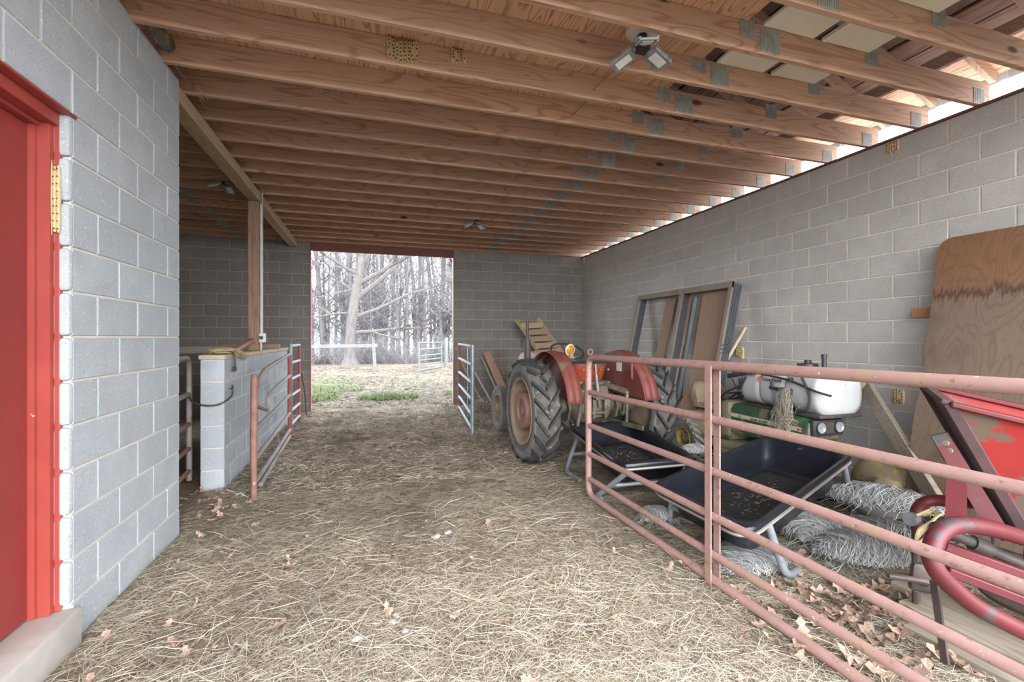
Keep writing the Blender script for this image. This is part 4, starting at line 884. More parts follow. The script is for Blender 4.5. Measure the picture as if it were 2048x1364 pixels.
# ------------------------------------------------------------------ window frame and boards leaning on the right wall
lean = lambda z: 3.885+.213*z                                        # X of the leaning plane at height z
wf = thing('window_frame', (3.9, 5.7, 0), 'tall double window frame with grey tracks leaning against the block wall', 'frame')
def slab(y0, y1, z0, z1, o0, o1, dz=0): 
    b = MB(); P = lambda y, z, o: (lean(z)+o, y, z-.213*o)
    return b.hexa([P(y0, z0, o0), P(y0, z0, o1), P(y1, z0, o1), P(y1, z0, o0), P(y0, z1, o0), P(y0, z1, o1), P(y1, z1, o1), P(y1, z1, o0)])
FY0, FY1, FYM, FT = 4.62, 6.72, 5.60, 2.10
slab(FY0, FY0+.055, .03, FT, .0, .025).build('frame_stile', 'frame_tan', wf); slab(FY1-.055, FY1, .03, FT, .0, .025).build('frame_stile', 'frame_tan', wf)
slab(FYM-.035, FYM+.035, .03, FT, .0, .025).build('frame_stile', 'frame_tan', wf)
slab(FY0, FY1, FT-.075, FT, -.004, .025).build('frame_rail', 'frame_tan', wf); slab(FY0, FY1, .03, .10, -.004, .025).build('frame_rail', 'frame_tan', wf)
for y, s in ((FY0, 0), (FY1-.03, 0), (FYM-.015, 0)):
    b = slab(y, y+.03, .04, FT-.03, .026, .15)
    for o in (.05, .085, .12): b.add(slab(y-.008, y+.038, .04, FT-.03, o, o+.01).v, MB().hexa([(0, 0, 0)]*8).f)
    b.build('frame_track', 'frame_grey', wf)
slab(FY0, FY1, FT-.03, FT-.005, .026, .15).build('frame_track', 'frame_grey', wf)
q = MB()
for k in range(3): q.tube([(lean(1.30-.05*k)-.004, FY0-.004, 1.30-.05*k), (lean(1.26-.05*k)+.07, FY0-.006, 1.30-.05*k), (lean(1.3-.05*k)+.13, FY0-.004, 1.33-.05*k)], .006, 5)
q.build('frayed_strip', 'black', wf, True)
def leanboard(name, label, mat, y0, y1, y2, y3, ztop, xb, xt, t=.02, cat='board'):
    """board standing against the wall: bottom edge y0..y1 at x=xb, top edge y2..y3 at x=xt"""
    b = MB().hexa([(xb, y0, .0), (xb+t, y0, .0), (xb+t, y1, .0), (xb, y1, .0), (xt, y2, ztop), (xt+t, y2, ztop), (xt+t, y3, ztop), (xt, y3, ztop)])
    o = b.build(name, mat); tag(o, label, cat); return o
leanboard('leaning_board', 'wide reddish brown board leaning behind the right half of the window frame', 'board', 4.92, 5.34, 4.80, 5.30, 2.03, 4.10, 4.455)
leanboard('leaning_board', 'narrow brown board leaning behind the middle of the window frame', 'board', 5.66, 5.84, 5.52, 5.74, 2.02, 4.08, 4.45, .03)
leanboard('leaning_board', 'thin pale brown board seen through the left half of the window frame', 'board', 6.05, 6.25, 5.90, 6.14, 2.0, 4.10, 4.46)
leanboard('leaning_board', 'short broken dark board behind the left half of the window frame', 'grey_wood', 6.34, 6.50, 6.28, 6.42, 1.18, 4.15, 4.44, .025)
pp = MB().tube([(4.16, 5.60, .0), (4.45, 5.44, 1.98)], .035, 10).build('leaning_pipe', 'pipe_blue', None, True); tag(pp, 'blue grey plastic pipe leaning between the boards behind the window frame', 'pipe')
hs = MB().tube([(3.95, 4.98, .0), (4.10, 4.78, .7), (4.42, 4.50, 1.52)], .018, 8).build('tool_handle', 'cap', None, True); tag(hs, 'pale wooden tool handle leaning beside the right edge of the window frame', 'handle')
sb_ = MB().bar((3.74, 4.90, .30), (4.0, 4.80, .80), .32, .02, (1, 0, -.5)).build('square_board', 'board'); tag(sb_, 'small square brown board standing behind the tractor tyre', 'board')
# big sheet of plywood
ps = MB(); n = 6; y0, y1, zt, r = 1.05, 2.50, 2.19, .09; xf = lambda z: 3.925+.226*z
out = [(y0, .02), (y0, zt)]+[(y1-r+r*math.sin(a), zt-r+r*math.cos(a)) for a in np.linspace(0, math.pi/2, 7)]+[(y1-.012, 1.9), (y1-.012, 1.4), (y1-.035, 1.1), (y1-.01, .8), (y1-.03, .02)]
F_ = [(xf(z), y, z) for y, z in out]; m = len(F_)
ps.add(F_+[(a+.018, b, c-.004) for a, b, c in F_], [tuple(range(m)), tuple(range(2*m-1, m-1, -1))]+[(i, (i+1) % m, m+(i+1) % m, m+i) for i in range(m)])
tag(ps.build('plywood_panel', 'plyold'), 'large stained plywood sheet leaning on the right wall behind the red hopper', 'plywood')
wk = MB().box((4.40, 2.45, 1.56), (4.50, 2.69, 1.64), None, .003).build('wood_block', 'orange_wood'); tag(wk, 'short orange wooden block sticking out behind the plywood sheet', 'board')
lb = thing('leaning_post', (4.1, 2.5, 0), 'rough split post leaning diagonally on the wall between the white tank and the plywood', 'post')
MB().bar((4.41, 3.11, 1.01), (3.765, 2.0, .01), .11, .05, (-.8, .3, .2), .004).build('post_timber', 'grey_wood', lb)
MB().bar((4.40, 3.12, 1.05), (4.37, 3.03, .90), .14, .07, (1, 0, .2), .02).build('dried_mud', 'mud', lb, 40)
# yellow machine cover on the floor by the wall
ym = thing('yellow_cover', (4.1, 2.72, 0), 'dusty yellow plastic machine cover lying by the wall behind the twine', 'cover')
MB().loft([ell(4.14, 2.70, .02, .20, .25), ell(4.14, 2.70, .22, .20, .24), ell(4.15, 2.71, .32, .16, .19), ell(4.16, 2.72, .36, .09, .12)]).build('cover_shell', 'yellow', ym, 50)
MB().loft([ell(3.97, 2.58, .04, .08, .10), ell(3.95, 2.58, .20, .09, .11), ell(3.97, 2.58, .26, .06, .07)]).build('cover_cap', 'seat_y', ym, 50)
MB().box((3.905, 2.74, .08), (3.925, 2.82, .20), None, .008).build('cover_slot', 'black', ym)
dk = MB().tube(smooth_path([(3.55, 2.95, .05), (3.72, 2.72, .10), (3.78, 2.52, .06), (3.85, 2.35, .08), (3.92, 2.20, .04)], 6), .05, 10).build('black_hose', 'black', None, True); tag(dk, 'thick black hose lying under the twine beside the yellow cover', 'hose')
ob = MB().bar((3.34, 3.62, .16), (3.52, 3.05, .23), .14, .03, (0, 0, 1), .004).build('orange_plank', 'orange_wood'); tag(ob, 'orange brown plank lying against the lawn tractor behind the nearer feed tub', 'board')

# ------------------------------------------------------------------ heaps of white twine
def strand_colours(o, cols, core, nv):
    me = o.data; n = len(me.vertices); c = np.ones((n, 4)); c[:core, :3] = (.20, .20, .19); i = core; k = 0
    rest = np.array(cols)
    for m in nv: c[i:i+m, :3] = rest[rng.integers(0, len(rest))]*rng.uniform(.55, 1.15); i += m
    at = me.color_attributes.new('Col', 'FLOAT_COLOR', 'POINT'); at.data.foreach_set('color', c.ravel())
TWC = [(.42, .43, .44), (.35, .36, .37), (.48, .485, .485), (.29, .26, .22), (.38, .36, .32)]
def skein(label, c, rx, ry, rz, yaw, seed, n=230, tail=14):
    n = int(n*3.0)
    r = random.Random(seed); q = MB(); R = Matrix.Rotation(yaw, 3, 'Z'); c = Vector(c)
    nv = []; core = bmesh.new(); bmesh.ops.create_icosphere(core, subdivisions=3, radius=1); vs = []
    for v in core.verts: p = v.co.copy(); p *= .80+.16*noise.noise(p*2.6+Vector((seed, 0, 0))); vs.append(c+R @ Vector((p.x*rx, p.y*ry, p.z*rz)))
    fs = [[v.index for v in f.verts] for f in core.faces]; core.verts.index_update(); core.free(); q.add(vs, fs); nc = len(vs)
    for i in range(n):
        a0 = r.uniform(-1.5, 1.5); b0 = r.uniform(0, 6.28); ln = r.uniform(1.2, 2.8); w1 = r.uniform(.82, 1.10); pts = []; tl = r.uniform(-.25, .25)
        for j in range(9):
            t = j/8; th = -1.5+3.0*t*ln/2.4+tl; ph = a0+.25*math.sin(t*4+b0)
            p = Vector((math.sin(ph)*1.0, math.cos(ph)*math.sin(th), math.cos(ph)*math.cos(th)))*w1*(1+.04*math.sin(b0+t*9))
            pts.append(c+R @ Vector((p.x*rx, p.y*ry, max(p.z*rz, -c.z+.01))))
        q.tube(pts, r.uniform(.0012, .0024), 3, caps=False); nv.append(27)
    for i in range(tail*3):
        a = r.uniform(0, 6.28); p = Vector((math.cos(a)*rx, math.sin(a)*ry, 0)); pts = [c+R @ (p*.8+Vector((0, 0, rz*.2)))]; d = p.normalized()
        for j in range(4): d = (d+Vector((r.gauss(0, .6), r.gauss(0, .6), 0))).normalized(); s = pts[-1]+R @ (d*.04); s.z = max(.012, s.z-.02); pts.append(s)
        a_n = len(q.v); q.tube(smooth_path(pts, 3), .0017, 3, caps=False); nv.append(len(q.v)-a_n)
    o = q.build('twine_heap', 'straw', None, True); strand_colours(o, TWC, nc, nv); tag(o, label, 'twine', None, 'stuff')
skein('round skein of white baling twine in front of the right leg of the nearer feed tub', (2.86, 2.36, .085), .21, .17, .115, .5, 1)
skein('large combed heap of white twine nearest to the red spreader', (2.90, 2.03, .075), .27, .17, .105, -.35, 2, 300)
skein('long upper roll of white twine lying towards the yellow cover', (3.62, 2.42, .16), .32, .14, .13, -.95, 3, 280)
skein('flat loose heap of white twine between the roll and the combed heap', (3.20, 2.16, .075), .27, .19, .10, -.6, 4, 260)
skein('thin mat of white twine under the front corner of the nearer feed tub', (2.22, 2.25, .03), .26, .18, .055, .3, 5, 200)
skein('small knot of grey twine under the left end of the nearer feed tub', (2.02, 2.92, .06), .13, .09, .07, .2, 6, 120)
skein('small loose knot of white twine between the two feed tubs', (2.82, 3.48, .36), .13, .09, .05, .2, 8, 110)

strand_colours(HC, [(.52, .47, .36), (.44, .40, .32), (.36, .31, .24), (.58, .55, .48)], 0, nvc)
# ------------------------------------------------------------------ red spreader with hopper at the right
F0 = Vector((2.43, 1.34, 1.10)); P0 = Vector((2.96, 1.75, 1.127)); a_ = Vector((.72, -.64, -.24)).normalized(); b_ = (P0-F0); nn = a_.cross(b_).normalized()
if nn.z < 0: nn = -nn
rd = thing('fertilizer_spreader', (2.9, 1.2, 0), 'red tractor spreader with a tapered hopper and looped tube frame at the right edge', 'spreader')
LA = .86; TL = [F0, F0+a_*LA, P0+a_*LA, P0]
BL0, BL3 = Vector((2.744, 1.243, .541)), Vector((2.951, 1.388, .473)); BLq = [BL0, BL0+a_*.25, BL3+a_*.25, BL3]; cen = (BL0+BL3)/2+a_*.12
def quadslab(p, t, name, mat, parent):
    p = [Vector(x) for x in p]; n_ = (p[1]-p[0]).cross(p[3]-p[0]).normalized()*t
    return MB().hexa(p+[x+n_ for x in p]).build(name, mat, parent)
names = (('hopper_front', 'hop_red'), ('hopper_right', 'hop_red'), ('hopper_back', 'hop_red'), ('hopper_left', 'hop_dark'))
for i, (nm, mt) in enumerate(names):
    j = (i+1) % 4; quadslab([TL[i], TL[j], BLq[j], BLq[i]], .004, nm, mt, rd)
    MB().bar(TL[i]+nn*.0, TL[j]+nn*.0, .055, .022, tuple(nn), .005).build('hopper_rim', 'hop_dark' if i == 3 else 'hop_in', rd)
    MB().bar(TL[i], BLq[i], .045, .03, tuple(b_), .005).build('hopper_corner', 'hop_dark' if i in (0, 3) else 'sp_red', rd)
# looped tube frame, low, with braces
lo1 = [(3.2, 1.0, .30), (2.763, 1.184, .496), (2.634, 1.193, .543), (2.415, 1.198, .611), (2.244, 1.209, .64), (2.141, 1.21, .62), (2.091, 1.204, .578), (2.076, 1.199, .538), (2.084, 1.186, .489), (2.136, 1.17, .432), (2.222, 1.143, .358), (2.323, 1.111, .301), (2.425, 1.08, .249), (2.62, 1.0, .17), (2.95, .9, .12)]
MB().tube(smooth_path(lo1, 5), .033, 12).build('frame_loop', 'sp_red', rd, True)
lo2 = [(3.4, 1.3, .50), (3.017, 1.472, .543), (2.926, 1.501, .551), (2.79, 1.543, .563), (2.713, 1.567, .566), (2.667, 1.581, .548), (2.617, 1.575, .515), (2.594, 1.561, .463), (2.609, 1.546, .40), (2.692, 1.521, .314), (2.881, 1.462, .19), (3.2, 1.35, .12)]
MB().tube(smooth_path(lo2, 5), .028, 12).build('frame_loop', 'sp_red', rd, True)
MB().bar((2.495, 1.404, .931), (2.497, 1.215, .598), .062, .012, (-.84, -.43, .2)).build('hitch_strap', 'sp_red', rd)
MB().bar((2.487, 1.344, .80), (2.30, 1.245, .60), .066, .012, (-.84, -.43, .2)).build('upright_strap', 'sp_red', rd)
MB().bar((2.489, 1.412, .95), (2.506, 1.366, .845), .066, .018, (-.84, -.43, .2), .004).build('hitch_plate', 'dark_iron', rd)
for p in ((2.488, 1.384, .912), (2.493, 1.372, .880)): MB().lathe([(-.004, .0), (-.004, .012), (.006, .012)], 12, 'X', p).build('hitch_hole', 'frame_tan', rd, 30)
for a, b, w in (((2.407, 1.347, .477), (2.95, .93, .27), .045), ((2.359, 1.31, .393), (2.9, .85, .18), .045), ((2.66, 1.50, .36), (3.2, 1.1, .28), .05)): MB().bar(a, b, w, .035, (0, 0, 1), .004).build('frame_bar', 'sp_red', rd)
MB().tube([(2.50, 1.44, .51), (2.589, 1.395, .473), (2.808, 1.275, .369), (3.0, 1.17, .28)], .024, 10).tube([(2.64, 1.369, .447), (2.70, 1.337, .42)], .036, 10).tube([(2.72, 1.33, .44), (2.73, 1.34, .50), (2.745, 1.31, .47)], .008, 6).build('drive_shaft', 'dark_iron', rd, 40)
MB().lathe([(.05, .25), (.07, .26), (.09, .10), (.30, .09), (.36, .06), (.36, 0)], 24, 'Z', (2.98, 1.25, .12), cap=True).build('spinner_gearbox', 'dark_iron', rd, 40)
for k in range(4): a = k*math.pi/2+.4; MB().bar((2.98, 1.25, .21), (2.98+.24*math.cos(a), 1.25+.24*math.sin(a), .21), .012, .05, (0, 0, 1)).build('spinner_vane', 'dark_iron', rd)
q = MB()
for k in range(3): q.tube(smooth_path([(2.52+.02*k, 1.52, .53), (2.59, 1.50-.02*k, .555), (2.55, 1.46, .535), (2.477, 1.483, .48-.015*k), (2.411, 1.451, .443), (2.47+.02*k, 1.433, .478)], 6), .0065, 6)
q.build('old_rope', 'cord_y', rd, True)
MB().box((-.042, -.011, -.062), (.042, .011, .062), Matrix.Translation((2.232, 1.325, .372)) @ Matrix.Rotation(-.55, 4, 'Z') @ Matrix.Rotation(.12, 4, 'Y'), .02).build('lift_lug', 'dark_iron', rd, 40)
MB().tube([(2.10, 1.37, .378), (2.205, 1.325, .366), (2.235, 1.31, .362)], [.010, .013, .02], 8).build('lift_pin', 'dark_iron', rd, True)
MB().bar((2.19, 1.258, .40), (2.235, 1.245, .065), .026, .012, (1, 0, 0)).build('stand_leg', 'dark_iron', rd)
MB().tube([(2.60, 1.57, .50), (2.62, 1.58, .06)], .018, 8).build('stand_leg', 'dark_iron', rd, True)
MB().lathe([(-.02, .0), (-.02, .032), (.03, .032), (.03, 0)], 14, 'X', (2.575, 1.572, .487)).build('end_fitting', 'galv', rd, 40)
# weathered planks under the spreader
for i, (a, b, w, z, lab) in enumerate((((2.47, 1.50), (2.50, .45), .165, .035, 'weathered grey plank on the floor, nearest to the gate, under the red spreader'), ((2.645, 1.63), (2.67, .5), .165, .045, 'middle weathered plank on the floor under the red spreader'), ((2.82, 1.78), (2.84, .55), .165, .04, 'farthest weathered plank on the floor, under the red hopper'))):
    o = MB().bar((0, 0, 0), ((Vector(b)-Vector(a)).length, 0, 0), w, .04, (0, 0, 1), .005).build('floor_plank', 'grey_wood'); d = Vector(b)-Vector(a); o.location = (*a, z-.012); o.rotation_euler = (0, 0, math.atan2(d.y, d.x)); tag(o, lab, 'plank', 'planks under the spreader')

# ------------------------------------------------------------------ lamps, cables, nests under the ceiling
la = thing('shop_light', (1.60, 2.44, 3.30), 'three winged shop light with grey fins on a white socket, nearest overhead', 'light', 'winged shop lights')
def LM(b, name, mat, par, sm=False): return link(name, b.mesh(name, mat, sm), par, (0, 0, 0), None, True)
LM(MB().lathe([(.076, .0), (.076, .066), (.03, .075), (.0, .082), (-.02, .078), (-.035, .05), (-.035, 0)], 24, 'Z'), 'socket_base', 'white_paint', la, 40)
LM(MB().lathe([(-.02, .022), (-.075, .024), (-.085, .03), (-.11, .03), (-.11, 0)], 12, 'Z').box((-.028, -.028, -.118), (.028, .028, -.08)), 'bulb_socket', 'black', la, 40)
for k in range(3):
    M = Matrix.Rotation(2*math.pi*k/3+.15, 4, 'Z') @ Matrix.Translation((.03, 0, -.10)) @ Matrix.Rotation(.42, 4, 'Y')
    b = MB().box((.0, -.012, -.012), (.02, .012, .012), M).box((.015, -.045, -.008), (.135, .045, .006), M, .004)
    for j in range(8): b.box((.020+.014*j, -.046, -.012), (.025+.014*j, -.036, .012), M); b.box((.020+.014*j, .036, -.012), (.025+.014*j, .046, .012), M)
    w_ = LM(b, 'light_wing', 'alu', la, 30)
    LM(MB().box((.036, -.026, -.0105), (.115, .026, -.0075), M), 'led_face', 'led', w_)
la.scale = (1.25, 1.25, 1.2)
dup(la, (1.575, 6.95, 3.31), .6, 'three winged shop light hanging far down the aisle, above the galvanized gate')
dup(la, (-1.62, 6.05, 3.31), 1.3, 'three winged shop light over the stall, left of the pale beam')
c1 = thing('ceiling_cable', (1.63, 5, 3.25), 'tan electrical cable threaded through the joists right of centre', 'cable')
pth = [(1.62, y, 3.27+.015*math.sin(i*2.1)) if i % 2 else (1.62+.02*math.sin(i), y, 3.262) for i, y in enumerate(np.arange(2.3, 7.0, .2032))]
MB().tube(smooth_path(pth, 3), .006, 6).build('cable_run', 'cable', c1, True)
c2 = thing('ceiling_cable', (-1.25, 5, 3.25), 'tan electrical cable threaded through the joists along the pale beam', 'cable')
pth = [(-1.235-.008*i*.6+.012*math.sin(i*1.7), y, 3.262-.02*(i % 2)) for i, y in enumerate(np.arange(2.3, 6.4, .2032))]
MB().tube(smooth_path(pth, 3), .006, 6).build('cable_run', 'cable', c2, True)
q = MB().tube(smooth_path([(-1.19, 3.78, 3.19), (-1.15, 3.86, 3.15), (-1.2, 3.95, 3.18), (-1.25, 3.88, 3.23), (-1.18, 3.8, 3.23)], 6), .004, 5).build('cable_loop', 'cable', c2, True)
def mud_nest(label, mtx, w, h, seed, tubes=5, streak=False, rows=None):
    """clay tubes side by side with round exit holes; local XZ plane, facing -Y"""
    r = random.Random(seed); t = bpy.data.objects.new('mud_nest', None); COL.objects.link(t); t.matrix_world = mtx; tag(t, label, 'nest')
    b = MB(); hb = MB(); tw = w/tubes
    for i in range(tubes):
        x = -w/2+tw*(i+.5); z0 = -h/2-r.uniform(-.1, .12)*h; z1 = h/2+r.uniform(-.08, .06)*h; n = 6
        b.tube([(x+r.uniform(-.1, .1)*tw, -tw*.12, z0+(z1-z0)*k/n) for k in range(n+1)], [tw*.60*r.uniform(.85, 1.1)*(.55 if k in (0, n) else 1) for k in range(n+1)], 8)
        for k in range(rows or 5):
            if r.random() < .85: hb.lathe([(-.004, .0), (-.004, tw*.21), (.004, tw*.21)], 7, 'Y', (x+r.uniform(-.12, .12)*tw, -tw*.70, z0+(z1-z0)*(k+.5)/(rows or 5)))
    link('clay_tubes', b.mesh('clay_tubes', 'mud', True), t, (0, 0, 0), None, True); link('exit_holes', hb.mesh('exit_holes', 'dark_iron'), t, (0, 0, 0), None, True)['kind'] = 'stuff'; return t
TR = Matrix.Translation; RZ = lambda a: Matrix.Rotation(a, 4, 'Z')
jn = min(JY, key=lambda y: abs(y-3.1))
mud_nest('honeycombed clay wasp nest on the face of a joist, above the left of the aisle', TR((.20, jn-.006, 3.295)), .20, .15, 1, 8, rows=6)
mud_nest('faint flat clay nest on the joist, right of the honeycombed nest', TR((.575, jn-.001, 3.33)), .10, .09, 2, 4)
mud_nest('clay wasp nest high on the right wall under the plate', TR((XR-.004, 2.90, 3.115)) @ RZ(-math.pi/2), .10, .085, 3, 5)
mud_nest('clay wasp nest on the right wall beside the leaning window frame', TR((XR-.004, 4.68, 1.205)) @ RZ(-math.pi/2), .13, .13, 4, 5)
mud_nest('clay wasp nest on the right wall between the post and the plywood', TR((XR-.004, 2.85, .865)) @ RZ(-math.pi/2), .085, .12, 5, 4)
mud_nest('clay wasp nest smeared down the red door jamb', TR((XL-.045, DY1-.032, 2.02)), .04, .30, 6, 3, rows=9)
mud_nest('small clay nest in the far corner of the right wall near the ceiling', TR((XR-.004, 9.14, 3.10)) @ RZ(-math.pi/2), .06, .16, 7, 2, rows=3)
mud_nest('small clay nest on a roof board, right of the pale panels', TR((3.93, 2.10, zr(3.93)-.012)) @ Matrix.Rotation(math.pi/2, 4, 'X') @ Matrix.Rotation(math.radians(70), 4, 'Y'), .07, .16, 8, 3)
bn = thing('bird_nest', (-1.235, 3.30, 3.24), 'dark dusty clump of old nest stuck between the joists above the left wall', 'nest')
b = bmesh.new(); bmesh.ops.create_icosphere(b, subdivisions=3, radius=1)
for v in b.verts: v.co = Vector((-1.235+v.co.x*.045, 3.30+v.co.y*.16, 3.245+v.co.z*.05))+Vector((1, .6, .8))*.018*noise.noise(v.co*2.5)
me = bpy.data.meshes.new('nest_clump'); b.to_mesh(me); b.free(); me.materials.append(MT['grease']); link('nest_clump', me, bn)

# ------------------------------------------------------------------ things against the back wall
rk = thing('wooden_rack', (3.25, 8.7, 0), 'slatted wooden rack leaning crookedly on the back wall behind the tractor', 'rack')
S0 = Vector((2.83, 8.82, 1.76)); S1 = Vector((3.31, 8.86, 1.79)); dn = Vector((.52, -.14, -.78)).normalized()
for s in (S0, S1): MB().bar(s, s+dn*1.35, .035, .09, (.5, -1, .3), .004).build('rack_rail', 'crate_wood', rk)
for i in range(7): p = dn*(.16+.165*i); MB().bar(S0+p+Vector((.0, -.05, .0)), S1+p+Vector((.0, -.05, .0)), .115, .02, (0, -1, .15), .003).build('rack_slat', 'crate_wood', rk)
wg = thing('wire_grate', (2.6, 8.9, 0), 'rusty wire grate standing by the back wall left of the tractor hood', 'grate')
for i in range(6): MB().tube([(2.36+.05*i, 8.80, .25), (2.42+.05*i, 9.05, 1.16)], .005, 5).build('grate_wire', 'rust_tube', wg, True)
for z in (.35, .62, .88): MB().tube([(2.34+.05*z, 8.76+.27*z, z), (2.68+.05*z, 8.76+.27*z, z)], .006, 5).build('grate_wire', 'rust_tube', wg, True)
for i, (x0, x1, y, z, w, lab) in enumerate(((2.62, 2.30, 9.0, 1.09, .15, 'widest brown plank leaning on the back wall behind the front wheel'), (2.50, 2.20, 9.05, .99, .04, 'thin dark batten leaning left of the widest brown plank'), (2.28, 1.95, 8.9, .82, .035, 'thin stick leaning behind the galvanized gate, low'), (2.10, 1.72, 8.95, .98, .03, 'pale thin stick leaning behind the galvanized gate, tall'), (2.66, 2.78, 9.1, .80, .07, 'short dark stake leaning beside the wire grate'))):
    o = MB().bar((x0, y-.55, .0), (x1, y+.2, z), w, .025, (0, 1, .4), .003).build('leaning_plank', 'board' if i in (0, 3) else 'grey_wood'); tag(o, lab, 'plank')
q = MB()
for i in range(260):
    a = random.uniform(0, 6.28); r = abs(random.gauss(0, .26)); c = Vector((2.02+r*math.cos(a), 8.45+r*.9*math.sin(a), .03+.18*math.exp(-(r/.25)**2)*random.random())); d = Vector((random.gauss(0, 1), random.gauss(0, 1), random.gauss(0, .5))).normalized()*random.uniform(.05, .16)
    q.tube([c-d, c+Vector((0, 0, random.gauss(0, .02))), c+d], random.uniform(.003, .006), 3, caps=False)
o = q.build('brush_pile', 'grey_wood', None, True); tag(o, 'heap of dry sticks and brush at the foot of the back wall beside the front wheel', 'brush', None, 'stuff')

# ------------------------------------------------------------------ outside: fence, gate, trees
fp = thing('rail_fence', (.16, 19.8, 0), 'grey wooden post and rail fence outside, left of the far opening', 'fence')
MB().bar((.16, 19.8, -.1), (.10, 19.8, 1.15), .14, .14, (1, 0, 0), .01).build('fence_post', 'fence_wood', fp)
MB().bar((-4.0, 20.6, -.1), (-4.0, 20.6, 1.15), .14, .14, (1, 0, 0), .01).build('fence_post', 'fence_wood', fp)
MB().bar((.25, 19.72, 1.06), (-4.4, 20.6, 1.0), .04, .14, (0, 0, 1), .006).build('fence_rail', 'fence_wood', fp)
og = thing('yard_gate', (1.83, 18.4, 0), 'small grey pipe gate standing open outside in the yard', 'gate')
A, B = Vector((1.83, 18.45, 0)), Vector((3.05, 20.6, 0))
for p in (A, B): MB().tube([p, p+U*1.22], .03, 8).build('gate_upright', 'yard_galv', og, True)
for z in (.08, .30, .48, .66, .92, 1.18): MB().tube([A+U*z, B+U*z], .028, 8).build('gate_rail', 'yard_galv', og, True)
for x, y, h, lab in ((3.25, 20.7, 1.4, 'pale fence post at the right of the yard gate'), (4.02, 20.9, 1.45, 'pale fence post at the far right of the yard, near the opening edge')):
    o = MB().tube([(x, y, -.2), (x+.03, y, h)], [.09, .075], 9).build('yard_post', 'fence_wood', None, True); tag(o, lab, 'post')

def branch(mb, tw, p, d, L, r, depth, rr, up=.12, split=(2, 3), wob=.22, minr=.006):
    n = 7 if depth > 2 else 4 if depth > 1 else 3; wob = wob*(.62 if n == 7 else 1); up = up*(.57 if n == 7 else 1); pts = [p]; rs = [r]; q = p.copy(); dd = d.copy()
    for i in range(n):
        dd = (dd+Vector((rr.gauss(0, wob), rr.gauss(0, wob), rr.gauss(0, wob*.7)+up))).normalized(); q = q+dd*L/n; pts.append(q.copy()); rs.append(r*(1-.45*(i+1)/n))
    (mb if r > .02 else tw).tube(pts, rs, 6 if r > .05 else 3, caps=False)
    if depth <= 0: return
    for k in range(rr.randint(*split)):
        i = rr.randint(1, n); base = pts[i]; a = Vector((rr.gauss(0, 1), rr.gauss(0, 1), rr.gauss(0, .6))); a = (a-dd*a.dot(dd)).normalized()
        nd = (dd*rr.uniform(.5, .9)+a*rr.uniform(.5, .9)).normalized(); branch(mb, tw, base, nd, L*rr.uniform(.55, .8), max(rs[i]*rr.uniform(.5, .72), minr), depth-1, rr, up, split, wob, minr)
bt_ = thing('big_tree', (-1.06, 25.5, 0), 'large bare spreading tree with a thick pale trunk, standing outside beyond the yard', 'tree')
rr = random.Random(5); mb = MB(); tw = MB(); T0 = Vector((-1.06, 25.5, -.15))
mb.tube(smooth_path([T0, T0+Vector((0, 0, .5)), T0+Vector((.05, 0, 2)), T0+Vector((.25, 0, 3.7)), T0+Vector((.55, .1, 5.4)), T0+Vector((.6, .2, 7.2)), T0+Vector((1.0, .3, 9.5))], 4), [.34-.20*i/24 if i > 3 else .34+.05*(4-i) for i in range(25)], 12)
for (h, d, L, r, dep) in ((1.75, (1, -.1, .10), 4.2, .15, 4), (2.6, (1, .2, .35), 4.6, .14, 4), (2.9, (-1, -.2, -.25), 2.6, .08, 3), (3.6, (.8, -.3, .75), 5.0, .20, 4), (3.9, (-.75, .1, .5), 2.6, .10, 3), (4.4, (1, .1, .55), 5.0, .17, 4), (4.9, (-1, 0, .45), 4.4, .13, 4), (5.4, (.6, .2, .9), 5.0, .18, 4), (5.9, (-.8, .1, .7), 4.6, .14, 4), (6.6, (.9, -.1, .6), 4.8, .14, 4), (7.6, (.3, .1, 1), 4.2, .15, 4), (8.2, (-.5, 0, .9), 4.0, .12, 4)):
    x = .05+.14*max(0, h-2); branch(mb, tw, T0+Vector((x, 0, h)), Vector(d).normalized(), L, r*.72, dep+1, rr, .02, (3, 4), .19, .0055)
mb.build('trunk_and_limbs', 'bark2', bt_, True); tw.build('twigs', 'big_twig', bt_, True, kind='stuff')
tv = []
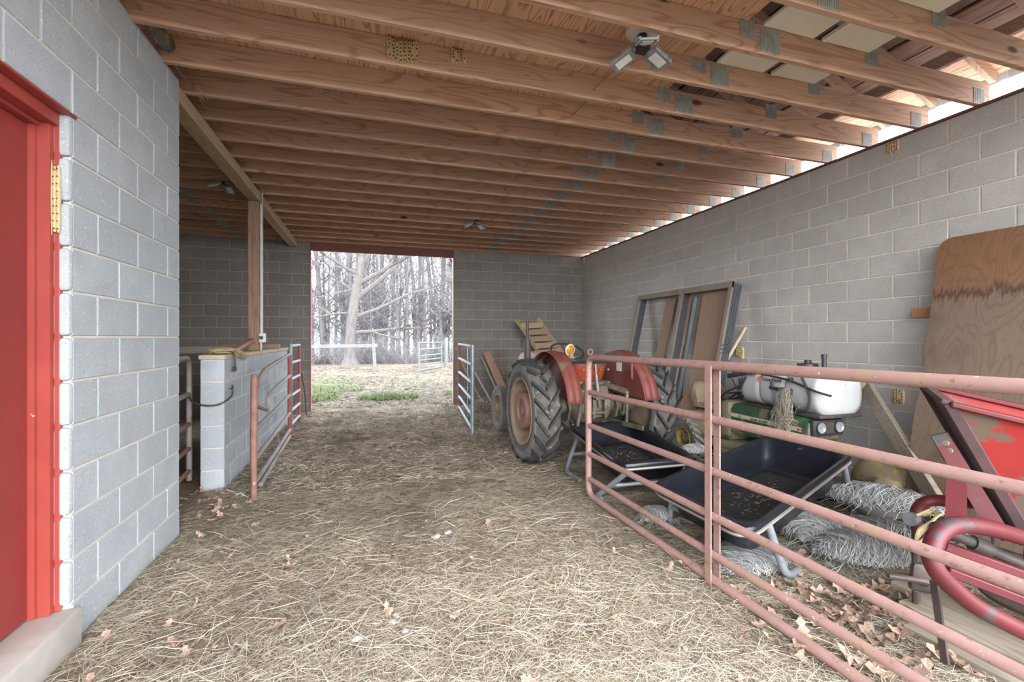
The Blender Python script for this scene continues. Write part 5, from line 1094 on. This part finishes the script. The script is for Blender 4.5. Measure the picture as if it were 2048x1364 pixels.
for s in range(6):
    rr = random.Random(40+s); mb = MB(); tw = MB(); h = rr.uniform(13, 17); d = Vector((rr.gauss(0, .03), rr.gauss(0, .03), 1)); pts = [Vector((0, 0, -1.6))]; 
    for i in range(7): d = (d+Vector((rr.gauss(0, .035), rr.gauss(0, .035), 0))).normalized(); pts.append(pts[-1]+d*h/7)
    r0 = rr.uniform(.10, .20); rs = [r0*(1-.8*i/7) for i in range(8)]; mb.tube(pts, rs, 7, caps=False)
    for k in range(26):
        t = rr.uniform(.18, .98); i = min(6, int(t*7)); p = pts[i].lerp(pts[i+1], t*7-i); a = rr.uniform(0, 6.28)
        branch(mb, tw, p, Vector((math.cos(a), math.sin(a), rr.uniform(.3, 1.0))).normalized(), rr.uniform(1.3, 3.2)*(1.15-t*.5), max(.018, rs[i]*.35), 3 if k % 2 else 2, rr, .09, (2, 3), .2)
    tv.append((mb.mesh('trunk', 'bark', True), tw.mesh('twigs', 'twig', True)))
k = 0; rr = random.Random(11)
for i in range(150):
    y = 29+(i/150)**1.1*34+rr.uniform(-.8, .8); x = rr.uniform(-.19*y-3.2, .225*y+3.0)
    t = thing('woodland_tree', (x, y, min(0, -(y-24)*.035)), 'slender bare tree in the woods behind the yard', 'tree', 'bare trees in the woods', rr.uniform(0, 6.28)); s = rr.uniform(.8, 1.2); t.scale = (s, s, s)
    a, b = tv[i % 6]; link('trunk', a, t, (0, 0, 0), None, True); o = link('twigs', b, t, (0, 0, 0), None, True); o['kind'] = 'stuff'
# low brush along the edge of the woods
bv = []
for s in range(3):
    rr = random.Random(90+s); q = MB()
    for j in range(60):
        a = rr.uniform(0, 6.28); p = Vector((rr.gauss(0, .5), rr.gauss(0, .5), -.3)); d = Vector((math.cos(a)*.4, math.sin(a)*.4, 1)).normalized(); branch(q, q, p, d, rr.uniform(.6, 1.6), .012, 2, rr, .05, (2, 3), .25)
    bv.append(q.mesh('brush', 'twig', True))
for i in range(46):
    y = rr.uniform(27, 40); x = rr.uniform(-.19*y-2, .22*y+2); o = link('undergrowth_bush', bv[i % 3], None, (x, y, min(0, -(y-24)*.035)), (0, 0, rr.uniform(0, 6)), True); s = rr.uniform(.7, 1.3); o.scale = (s, s, s)
    tag(o, 'low leafless bush along the edge of the woods', 'bush', 'leafless bushes along the woods')
vr = MB().tube(smooth_path([(1.55, 9.33, 3.05), (1.56, 9.34, 2.98), (1.54, 9.34, 2.86)], 4), .004, 4)
for k in range(9): p = Vector((1.55+random.gauss(0, .015), 9.335, 2.85+.022*k)); vr.add([p, p+Vector((.035, .01, .015)), p+Vector((.02, -.01, .04))], [(0, 1, 2)])
o = vr.build('hanging_vine', 'black'); tag(o, 'sprig of dark vine hanging at the top right of the far opening', 'vine')
bpy.context.view_layer.update()
